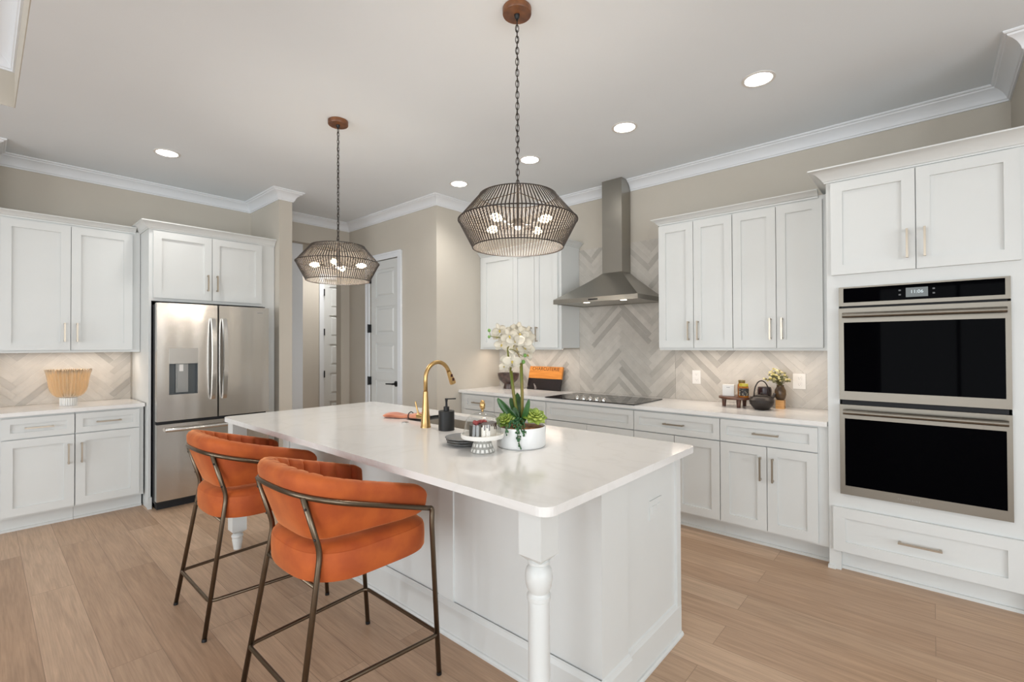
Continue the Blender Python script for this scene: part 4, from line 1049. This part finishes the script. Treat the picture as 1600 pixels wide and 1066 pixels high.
# ------------------------------------------------------------------ bar stools
def make_stool(label, loc, group):
    root = thing('bar_stool', label, 'stool', loc, 0, group)
    HW, BK, FT = .270, .252, .262     # half width, back depth, arm length of the horseshoe
    def plan(s, off=0):
        """s in -1..1 ; 0 = middle of the back. returns x, y, outward normal"""
        nb = 3.1
        t = abs(s)
        if t > .70:
            y = (t-.70)/.30*FT; x = HW; n = Vector((1, 0))
        else:
            a_ = (t/.70)*PI/2; c, sn = math.cos(a_), math.sin(a_)
            x = HW*abs(sn)**(2/nb); y = -BK*abs(c)**(2/nb)
            n = Vector(((abs(x)/HW)**(nb-1)/HW, -(abs(y)/BK)**(nb-1)/BK)); n.normalize()
        if s < 0: x, n = -x, Vector((-n.x, n.y))
        return Vector((x+n.x*off, y+n.y*off)), n
    def lerpz(y, back, frt): t = (y+BK)/(BK+FT); return back*(1-t)+frt*t
    # uniform resampling of the horseshoe by arc length
    S = [-1+2*i/600 for i in range(601)]; Pp = [plan(s)[0] for s in S]; cum = [0]
    for a, b in zip(Pp, Pp[1:]): cum.append(cum[-1]+(b-a).length)
    def at_len(f):
        tl = f*cum[-1]
        for i in range(600):
            if cum[i+1] >= tl:
                k = (tl-cum[i])/max(1e-9, cum[i+1]-cum[i]); return S[i]+(S[i+1]-S[i])*k
        return 1.0
    nu = 176; bm = NB(); rows = []; th = .062
    for i in range(nu+1):
        f = i/nu; s = at_len(f); p, n = plan(s); y = p.y
        zt, zb = lerpz(y, .955, .812), lerpz(y, .690, .700)
        # arms taper toward their front ends
        e = min(f, 1-f)*cum[-1]; endr = .055
        if e < endr:
            k = math.sqrt(max(0, 1-(1-e/endr)**2)); mid = zb*.40+zt*.60; zt = mid+(zt-mid)*(.35+.65*k); zb = mid-(mid-zb)*(.55+.45*k)
        thk = th*(.55+.45*min(1, e/.05))*(1 if e > 0 else .6)
        ch = abs(math.sin(PI*f*19)); groove = (1-ch)**3*.018
        back_lean = .030*((.5-f)**2 < .06)
        row = []
        H_ = zt-zb
        def pnt(o_, z):
            bk = max(0, min(1, (.15-y)/.25)); tilt = .028*((z-zb)/.26) - .042*bk*max(0, 1-(z-zb)/(.7*H_))
            q = Vector((p.x, p.y-.010))+n*(o_+tilt-.014); return bm.verts.new((q.x, q.y, z))
        prof = [(-.004, 0, 0), (0, .02, 0), (.003, .25, 0), (.004, .55, 0), (.006, .80, 0), (.004, .90, 0), (-.006, .965, 0), (-.5, 1.0, 1), (-.94, .97, 1), (-1.04, .90, 1), (-1.05, .7, 1), (-1.05, .5, 1), (-1.03, .25, 1), (-.9, .03, 1), (-.5, -.01, 0)]
        for o_, zz, inn in prof:
            if inn:
                d = o_*thk; g_ = groove if zz < .985 else groove*.6
                row.append(pnt(d+g_, zb+H_*zz))
            else: row.append(pnt(o_ if o_ > -.1 else o_*thk, zb+H_*zz))
        rows.append(row)
    k_ = len(rows[0])
    for a, b in zip(rows, rows[1:]):
        for j in range(k_): bm.faces.new((a[j], a[(j+1) % k_], b[(j+1) % k_], b[j]))
    bm.faces.new(rows[0]); bm.faces.new(list(reversed(rows[-1])))
    link('backrest', bm, M['velvet'], root, smooth=60)
    # seat cushion
    bm = NB(); N_ = 64
    def se(a_, k, grow=0):
        c, s = math.cos(a_), math.sin(a_); e_ = 2/5.0 if s > 0 else 2/2.7; dp = .300 if s > 0 else .232
        return (math.copysign(abs(c)**e_, c)*(.270*k+grow), math.copysign(abs(s)**e_, s)*(dp*k+grow))
    rings = []
    for k, z in ((.93, .543), (.975, .545), (.995, .556), (1.0, .60), (.995, .636), (.982, .648), (.976, .6485), (.966, .651), (.94, .660), (.85, .671), (.6, .680), (.3, .683)):
        rings.append([bm.verts.new((*se(2*PI*q/N_, k), z)) for q in range(N_)])
    for a, b in zip(rings, rings[1:]):
        for q in range(N_): bm.faces.new((a[q], a[(q+1) % N_], b[(q+1) % N_], b[q]))
    bm.faces.new(rings[0]); bm.faces.new(rings[-1])
    link('seat', bm, M['velvet'], root, smooth=50)
    r = .0105
    # rail with the two front legs in one bent tube look: rail is its own part
    rail = []
    for i in range(61):
        s = at_len(i/60); p, n = plan(s, .011); rail.append(Vector((p.x, p.y-.010, lerpz(p.y, .876, .720))))
    bm = NB(); tube(bm, rail, r, 12); link('back_rail', bm, M['bronze'], root, smooth='all')
    for sx in (-1, 1):
        e = rail[0] if sx < 0 else rail[-1]
        top = Vector((e.x, e.y, e.z)); top2 = top+Vector((0, .016, -.004))
        pts = smooth_path([top, top2, Vector((sx*.285, .262, top.z-.06)), Vector((sx*.278, .305, 0.004))], .03, 6)
        bm = NB(); tube(bm, pts, r, 12); lg = link('leg', bm, M['bronze'], root, smooth='all')
        bm = NB(); tube(bm, [(sx*.278, .305, .0005), (sx*.2785, .3045, .014)], r+.0008, 12); link('foot_cap', bm, M['blackm'], lg)
        # rear leg: foot, knee, top
        pts = smooth_path([(sx*.244, -.288, .004), (sx*.205, -.182, .655), (sx*.204, -.244, .868)], .035, 7)
        bm = NB(); tube(bm, pts, r, 12)
        lg = link('leg', bm, M['bronze'], root, smooth='all')
        bm = NB(); tube(bm, [(sx*.244, -.288, .0005), (sx*.2432, -.286, .014)], r+.0008, 12); link('foot_cap', bm, M['blackm'], lg)
        bm = NB()
        for f_ in (.25, .80):
            c_ = Vector((sx*.205, -.182, .655)).lerp(Vector((sx*.204, -.244, .868)), f_); bmesh.ops.create_uvsphere(bm, u_segments=8, v_segments=6, radius=.005, matrix=Matrix.Translation(c_+Vector((sx*.008, -.008, 0))))
        link('screw', bm, M['blackm'], lg)
    def leg_at(sx, fr_, z):
        if fr_: t = z/.66; return Vector((sx*(.278+.007*t), .305-.043*t, z))
        t = z/.655; return Vector((sx*(.244-.039*t), -.288+.106*t, z))
    bm = NB(); A_, B_ = leg_at(-1, 0, .538), leg_at(1, 0, .538); tube(bm, [A_, B_], .008, 10); link('seat_frame', bm, M['bronze'], root, smooth='all')
    for nm, z, rr2, grow in (('footrest', .178, .0085, .006),):
        cs_ = [leg_at(-1, 0, z), leg_at(1, 0, z), leg_at(1, 1, z), leg_at(-1, 1, z)]
        cs_ = [Vector((c.x+math.copysign(grow, c.x), c.y+math.copysign(grow, c.y), c.z)) for c in cs_]
        bm = NB(); tube(bm, closed_round(cs_, .035), rr2, 10, closed=True); link(nm, bm, M['bronze'], root, smooth='all')
    return root
s1 = make_stool('burnt orange velvet bar stool nearest the camera', (-1.860, 1.0, 0), 'velvet bar stools at the island')
def dup(root, loc, label):
    r_ = root.copy(); COL.objects.link(r_); r_.location = loc; r_['label'] = label
    for ch in list(root.children):
        c = ch.copy(); COL.objects.link(c); c.parent = r_
        for g in ch.children:
            d = g.copy(); COL.objects.link(d); d.parent = c
    return r_
dup(s1, (-2.835, 1.0, 0), 'burnt orange velvet bar stool farther left, in front of the refrigerator')

# ------------------------------------------------------------------ pendants
M['rattan'] = mat('dark_bronze_wire', (.022, .014, .010), .5, .0)
def liner():
    m = bpy.data.materials.new('translucent_liner'); m.use_nodes = True; N, L = m.node_tree.nodes, m.node_tree.links
    for n in list(N): N.remove(n)
    o = N.new('ShaderNodeOutputMaterial'); tr = N.new('ShaderNodeBsdfTransparent'); tl = N.new('ShaderNodeBsdfTranslucent'); df = N.new('ShaderNodeBsdfDiffuse')
    tl.inputs[0].default_value = (.50, .44, .38, 1); df.inputs[0].default_value = (.62, .58, .53, 1)
    m1 = N.new('ShaderNodeMixShader'); m1.inputs[0].default_value = .5; L.new(tl.outputs[0], m1.inputs[1]); L.new(df.outputs[0], m1.inputs[2])
    m2 = N.new('ShaderNodeMixShader'); m2.inputs[0].default_value = .14; L.new(tr.outputs[0], m2.inputs[1]); L.new(m1.outputs[0], m2.inputs[2]); L.new(m2.outputs[0], o.inputs[0])
    return m
M['liner'] = liner()
M['canopy'] = noise_color(mat('walnut_canopy', (.14, .05, .02), .35), (.10, .035, .014), (.22, .085, .03), sc_=20)
def make_pendant(label, loc, spin, group):
    root = thing('pendant_lamp', label, 'lamp', loc, spin, group)
    zt_ = ZC
    bm = NB(); lathe(bm, [(0, zt_-.0005), (.067, zt_-.0005), (.068, zt_-.004), (.068, zt_-.026), (.066, zt_-.030), (0, zt_-.030)], n=36); cn = link('ceiling_canopy', bm, M['canopy'], root, smooth=40)
    bm = NB(); lathe(bm, [(.013, zt_-.030), (.011, zt_-.045), (.005, zt_-.052), (.005, zt_-.058)], n=16); link('canopy_finial', bm, M['blackm'], cn, smooth=40)
    # chain of oval links
    bm = NB(); z = zt_-.056; pitch = .0262; k = 0; zend = 2.128
    n_l = int((z-zend)/pitch)
    for k in range(n_l):
        zc = z-pitch*(k+.5); pts = []
        for q in range(14):
            a_ = 2*PI*q/14; u = .0078*math.cos(a_); v = .0185*math.sin(a_)
            pts.append((u, 0, zc+v) if k % 2 == 0 else (0, u, zc+v))
        tube(bm, pts, .0019, 6, closed=True)
    link('chain', bm, M['rattan'], root, smooth='all')
    bm = NB(); zl = z-pitch*n_l
    pts = [(.002, .004, zt_-.05)]
    m_ = 30
    for q in range(1, m_): pts.append((.004*math.sin(q*2.1), .004*math.cos(q*1.7), zt_-.05-(zt_-.05-zl)*q/m_))
    pts.append((0, 0, zl)); tube(bm, pts, .0016, 6); link('cord', bm, M['blackm'], root, smooth='all')
    RB, RM, RT, ZB_, ZM, ZT_ = .213, .279, .180, 1.858, 1.984, 2.100
    bm = NB()
    for r_, z_, t_ in ((RB, ZB_, .0028), (RM, ZM, .0030), (RT, ZT_, .0030)):
        tube(bm, [(r_*math.cos(2*PI*q/72), r_*math.sin(2*PI*q/72), z_) for q in range(72)], t_, 6, closed=True)
    n = 100
    def slat(r0, z0, r1, z1, a_):
        c, s = math.cos(a_), math.sin(a_); wv = .0027; tk = .0013
        d = Vector((-s, c, 0)); o_ = Vector((c, s, 0))
        v = []
        for r_, z_ in ((r0, z0), (r1, z1)):
            p = Vector((c*r_, s*r_, z_))
            v.append([bm.verts.new(p+d*a+o_*b) for a, b in ((-wv, -tk), (wv, -tk), (wv, tk), (-wv, tk))])
        for q in range(4): bm.faces.new((v[0][q], v[0][(q+1) % 4], v[1][(q+1) % 4], v[1][q]))
    for k in range(n):
        a_ = 2*PI*k/n; slat(RB, ZB_, RM, ZM, a_); slat(RM, ZM, RT, ZT_, a_)
    shd = link('lamp_shade', bm, M['rattan'], root, smooth=30)
    bm = NB(); lathe(bm, [(RB-.003, ZB_+.002), (RM-.003, ZM), (RT-.003, ZT_-.002)], n=96, close=False); link('shade_liner', bm, M['liner'], shd, smooth=20)
    # top spider, centre stem, arms
    bm = NB()
    for k in range(3):
        a_ = k*2*PI/3; tube(bm, [(0, 0, ZT_+.02), (RT*math.cos(a_), RT*math.sin(a_), ZT_)], .003, 8)
    tube(bm, [(.0, 0, zl+.006), (0, 0, ZT_+.02), (0, 0, 1.965)], .0065, 10); lathe(bm, [(0, 1.998), (.022, 1.992), (.028, 1.975), (.024, 1.955), (.010, 1.945), (0, 1.940)], n=20)
    tube(bm, [(-.012, 0, zl-.01), (-.014, 0, zl+.012), (-.006, 0, zl+.028), (0, 0, zl+.022)], .0028, 8)
    link('centre_stem', bm, M['rattan'], root, smooth=40)
    for k in range(4):
        a_ = PI/4+k*PI/2; c, s = math.cos(a_), math.sin(a_)
        bm = NB(); tube(bm, smooth_path([(.02*c, .02*s, 1.975), (.065*c, .065*s, 1.955), (.098*c, .098*s, 1.968)], .03), .004, 8); tube(bm, [(.092*c, .092*s, 1.968), (.122*c, .122*s, 1.969)], .0105, 12)
        arm = link('lamp_arm', bm, M['rattan'], root, smooth=40)
        bm = NB(); pr = [(.008, 0), (.011, .008), (.017, .024), (.0185, .036), (.0145, .052), (.006, .066), (0, .070)]
        lathe(bm, pr, n=16); bm.transform(Matrix.Translation((.122*c, .122*s, 1.969)) @ Matrix.Rotation(a_, 4, 'Z') @ Matrix.Rotation(PI/2, 4, 'Y'))
        link('bulb', bm, M['bulb'], arm, smooth='all')
    l = bpy.data.lights.new('pendant_glow', 'POINT'); l.energy = 12; l.color = (1, .93, .85); l.shadow_soft_size = .06
    o = bpy.data.objects.new('pendant_glow', l); COL.objects.link(o); o.parent = root; o.location = (0, 0, 1.92)
    return root
make_pendant('round dark wire pendant lamp hanging nearest, over the planter end of the island', (-1.451, 1.678, 0), R(-42), 'wire cage pendants over the island')
make_pendant('round dark wire pendant lamp hanging farther back, over the far end of the island', (-3.123, 1.675, 0), R(6), 'wire cage pendants over the island')

# ------------------------------------------------------------------ recessed downlights
def downlight(label, x, y, power):
    root = thing('recessed_downlight', label, 'lamp', (x, y, ZC), 0, 'recessed ceiling downlights')
    bm = NB(); lathe(bm, [(.092, -.0005), (.092, -.004), (.076, -.006), (.073, -.003), (.073, -.0005)], n=36, close=False); link('trim_ring', bm, M['white'], root, smooth=40)
    bm = NB(); lathe(bm, [(.0725, -.0008), (.0725, -.0035), (0, -.0045)], n=36, close=False); link('lens', bm, M['lamp'], root)
    l = bpy.data.lights.new('downlight_beam', 'SPOT'); l.energy = power; l.color = (1, .98, .95); l.spot_size = R(135); l.spot_blend = 1.0; l.shadow_soft_size = .055
    o = bpy.data.objects.new('downlight_beam', l); COL.objects.link(o); o.parent = root; o.location = (0, 0, -.02)
    return root
DLP = 10
for (x, y, lb) in ((-.763, 3.09, 'round ceiling downlight above the counter next to the oven tower'), (-1.665, 3.12, 'round ceiling downlight above and right of the range hood'),
                   (-2.56, 3.12, 'round ceiling downlight just right of the near pendant chain, above the cooktop'), (-3.46, 3.12, 'round ceiling downlight nearest the pantry wall corner'), (-4.678, 1.014, 'round ceiling downlight in front of the refrigerator')):
    downlight(lb, x, y, DLP*{-3.46: 5.5, -4.678: 2.6}.get(x, 1))
downlight('round ceiling downlight inside the hall', -6.45, 3.35, 110)  # lamp out of view, added to light up the hall

# ------------------------------------------------------------------ small things on the counters
# gold ribbed bowl on the left counter
gb = thing('ribbed_bowl', 'flared gold ribbed bowl on a white fluted base at the left counter', 'bowl', (-5.43, .498, ZT))
bm = NB(); n = 48
lathe(bm, [(.052+.0025*0, .0006), (.052, .066), (0, .066)], n=36)
for k in range(24):
    a_ = 2*PI*k/24; tube(bm, [(.052*math.cos(a_), .052*math.sin(a_), .001), (.052*math.cos(a_), .052*math.sin(a_), .066)], .0045, 8)
link('base', bm, M['white'], gb, smooth=40)
bm = NB(); rows = []
prof = [(.050, .068), (.070, .074), (.092, .094), (.108, .124), (.117, .160), (.122, .205), (.130, .255), (.142, .300)]
NR = 256
for (r_, z) in prof:
    rows.append([bm.verts.new(((r_+.0075*math.sin(2*PI*q/NR*32)*min(1, r_/.1))*math.cos(2*PI*q/NR), (r_+.0075*math.sin(2*PI*q/NR*32)*min(1, r_/.1))*math.sin(2*PI*q/NR), z+(.006*math.sin(q*1.7) if z > .29 else 0))) for q in range(NR)])
for a, b in zip(rows, rows[1:]):
    for q in range(NR): bm.faces.new((a[q], a[(q+1) % NR], b[(q+1) % NR], b[q]))
bm.faces.new(rows[0])
M['ribgold'] = mat('gold_capiz', (.93, .76, .54), .12, .0, Transmission_Weight=.7, IOR=1.35)
bmesh.ops.solidify(bm, geom=bm.faces[:], thickness=.003)
link('bowl', bm, M['ribgold'], gb, smooth='all')

# footed dark bowl, charcuterie board
fb = thing('footed_bowl', 'dark brown footed bowl at the pantry end of the counter', 'bowl', (-3.60, 3.99, ZT))
bm = NB(); lathe(bm, [(0, .0006), (.058, .0006), (.058, .012), (.050, .055), (.075, .072), (.108, .105), (.122, .150), (.124, .176), (.120, .176), (.110, .125), (.06, .085), (0, .082)], n=40); link('bowl', bm, noise_color(mat('dark_burl', (.05, .03, .025), .3), (.03, .018, .014), (.10, .06, .05), sc_=20), fb, smooth=40)
cbx = thing('serving_board', 'charcuterie board leaning on the tile, orange wood over black marble', 'board', (-3.165, 4.075, ZT))
til = R(-14)
CBM = Matrix.Rotation(til, 4, 'X')
bm = NB(); box(bm, -.235, .215, 0, .022, .128, .262); bm.transform(CBM); wb = link('wood_panel', bm, wood('acacia_orange', (.50, .17, .025), (.68, .27, .05), (1, 10, 10), 5, .35), cbx)
bm = NB(); box(bm, -.235, .215, 0, .022, .0045, .1275); bm.transform(CBM)
def marble():
    m = mat('black_marble', (.02, .014, .014), .15); t, N, L, b = nt(m); tc = N.new('ShaderNodeTexCoord'); n = N.new('ShaderNodeTexNoise'); n.inputs['Scale'].default_value = 6; n.inputs['Detail'].default_value = 8; n.inputs['Distortion'].default_value = 1
    r = N.new('ShaderNodeValToRGB'); e = r.color_ramp.elements; e[0].position = .60; e[0].color = (.016, .010, .010, 1); e[1].position = .70; e[1].color = (.45, .40, .38, 1)
    L.new(tc.outputs['Object'], n.inputs['Vector']); L.new(n.outputs['Fac'], r.inputs[0]); L.new(r.outputs[0], b.inputs['Base Color']); return m
link('marble_panel', bm, marble(), cbx)
tx = text_obj('burned_lettering', 'CHARCUTERIE', .052, mat('burned_wood', (.035, .010, .004), .8), wb, (0, 0, 0), (R(90), 0, 0), .0005, spacing=1.08, sx=1.0)
tx.matrix_local = CBM @ Matrix.Translation((-.010, -.0008, .234)) @ Matrix.Rotation(R(90), 4, 'X') @ Matrix.Diagonal((1.03, 1, 1, 1))

# round wooden riser with things on it
RX, RY = -1.165, 3.975
rs = thing('wooden_riser', 'round dark wooden riser on three legs right of the cooktop', 'riser', (RX, RY, ZT))
M['walnut'] = wood('walnut', (.06, .02, .010), (.13, .045, .02), (2, 14, 2), 6, .3)
bm = NB(); lathe(bm, [(0, .062), (.118, .062), (.125, .066), (.125, .078), (.120, .082), (0, .082)], n=48); link('top', bm, M['walnut'], rs, smooth=40)
for a_ in (R(200), R(300), R(60)):
    bm = NB(); lathe(bm, [(.013, .0005), (.017, .0615)], (.085*math.cos(a_), .085*math.sin(a_), 0), 16); link('leg', bm, M['walnut'], rs, smooth=40)
zr = ZT+.0825
cd_ = thing('candle_box', 'small white square box on the wooden riser', 'box', (-1.217, 3.975, zr), R(8))
link('box_body', bx(-.042, .042, -.03, .03, .0004, .088), M['white'], cd_, bevel=.003)
link('label_mark', bx(-.012, .012, -.0308, -.0300, .066, .069), mat('label_grey', (.2, .2, .2), .6), cd_)
M['amber'] = mat('amber_glass', (.62, .22, .02), .08, 0, Transmission_Weight=.55)
ja = thing('amber_jar', 'tall amber glass jar at the back of the wooden riser', 'jar', (-1.130, 4.010, zr))
bm = NB(); lathe(bm, [(0, .0004), (.030, .0004), (.031, .01), (.031, .085), (.024, .098), (.022, .104), (0, .104)], n=28); link('jar_body', bm, M['amber'], ja, smooth=40)
bm = NB(); lathe(bm, [(.025, .1045), (.025, .124), (0, .125)], n=28); link('lid', bm, mat('olive_lid', (.16, .11, .02), .35), ja, smooth=40)
jb = thing('labelled_jar', 'amber jar with a black label and yellow-green lid on the wooden riser', 'jar', (-1.092, 3.925, zr))
bm = NB(); lathe(bm, [(0, .0004), (.034, .0004), (.035, .01), (.035, .078), (.030, .084), (0, .084)], n=28); link('jar_body', bm, M['amber'], jb, smooth=40)
bm = NB(); lathe(bm, [(.032, .0845), (.032, .104), (0, .105)], n=28); link('lid', bm, mat('yellow_green_lid', (.50, .42, .04), .35), jb, smooth=40)
bm = NB(); lathe(bm, [(.0354, .012), (.0354, .070)], n=28, close=False); link('paper_label', bm, noise_color(mat('black_label', (.02, .02, .02), .5), (.015, .012, .012), (.30, .27, .20), sc_=60, lo=.52, hi=.62), jb, smooth=40)
# cast iron teapot
tp = thing('teapot', 'black cast iron teapot with a loop handle', 'teapot', (-.962, 3.905, ZT))
M['iron'] = mat('cast_iron', (.022, .016, .013), .40, .2)
bm = NB(); lathe(bm, [(0, .0006), (.048, .0006), (.052, .008), (.078, .038), (.0845, .062), (.0835, .070), (.0855, .072), (.072, .092), (.050, .102), (.046, .102), (.046, .106), (.03, .110), (0, .112)], n=44)
bmesh.ops.create_uvsphere(bm, u_segments=12, v_segments=8, radius=.009, matrix=Matrix.Translation((0, 0, .119)))
link('pot_body', bm, M['iron'], tp, smooth=40)
bm = NB(); pts = []
for q in range(17):
    a_ = PI*q/16; p = rv*(-.056*math.cos(a_)*(1 if True else 1)); pts.append((p.x, p.y, .098+.118*math.sin(a_)**.85))
tube(bm, pts, .0048, 8); link('handle', bm, M['iron'], tp, smooth='all')
bm = NB(); p0, p1, p2 = rv*.066, rv*.092, rv*.100
tube(bm, smooth_path([(p0.x, p0.y, .070), (p1.x, p1.y, .098), (p2.x, p2.y, .122)], .02), [.013]*100 and .010, 10); link('spout', bm, M['iron'], tp, smooth='all')
# vase with dried flowers, on a wooden block
vz = thing('flower_vase', 'dark brown vase on a light wooden foot holding pale yellow flowers', 'vase', (-.868, 4.055, ZT))
link('wooden_foot', bx(-.028, .028, -.028, .028, .0005, .066), wood('oak_block', (.55, .27, .08), (.70, .38, .13), (2, 2, 10), 8), vz, bevel=.002)
bm = NB(); lathe(bm, [(.022, .0665), (.034, .080), (.040, .110), (.038, .140), (.028, .160), (.024, .172), (.027, .180), (.022, .180), (.020, .165), (0, .16)], n=30); link('vase_body', bm, noise_color(mat('bronze_brown', (.07, .04, .02), .3), (.04, .022, .012), (.14, .08, .03), sc_=18), vz, smooth=40)
rd = random.Random(4); bmS, bmF, bmL = NB(), NB(), NB()
for k in range(90):
    a_ = rd.uniform(0, 2*PI); rr_ = rd.random()**.6*.095; h_ = .222+.085*(1-(rr_/.1)**2)*rd.random()+.01*rd.random()
    off = rv*(-.028); tip = Vector((rr_*math.cos(a_)+off.x, rr_*math.sin(a_)*.5+off.y, h_-.02*(rr_/.1)))
    tube(bmS, [(0, 0, .17), Vector((0, 0, .17)).lerp(tip, .55)+Vector((0, 0, .012)), tip], .0009, 5)
    tgt = bmF if rd.random() < .62 else bmL
    bmesh.ops.create_icosphere(tgt, subdivisions=1, radius=rd.uniform(.007, .013), matrix=Matrix.Translation(tip) @ Matrix.Diagonal((1, 1, .8, 1)))
link('stems', bmS, mat('dry_stem', (.16, .14, .05), .7), vz); link('flowers', bmF, noise_color(mat('pale_yellow_flowers', (.62, .55, .20), .7), (.50, .42, .12), (.75, .68, .38), sc_=60), vz); link('foliage', bmL, noise_color(mat('sage_leaves', (.20, .20, .09), .7), (.10, .11, .05), (.30, .28, .14), sc_=60), vz)
cn_ = thing('dark_canister', 'small dark canister seen through the teapot handle', 'canister', (-.985, 4.085, ZT))
bm = NB(); lathe(bm, [(0, .0006), (.042, .0006), (.045, .01), (.050, .13), (.046, .155), (.040, .158), (0, .158)], n=30); link('canister_body', bm, mat('plum_black_glaze', (.03, .012, .014), .25), cn_, smooth=40)

bpy.context.view_layer.update()
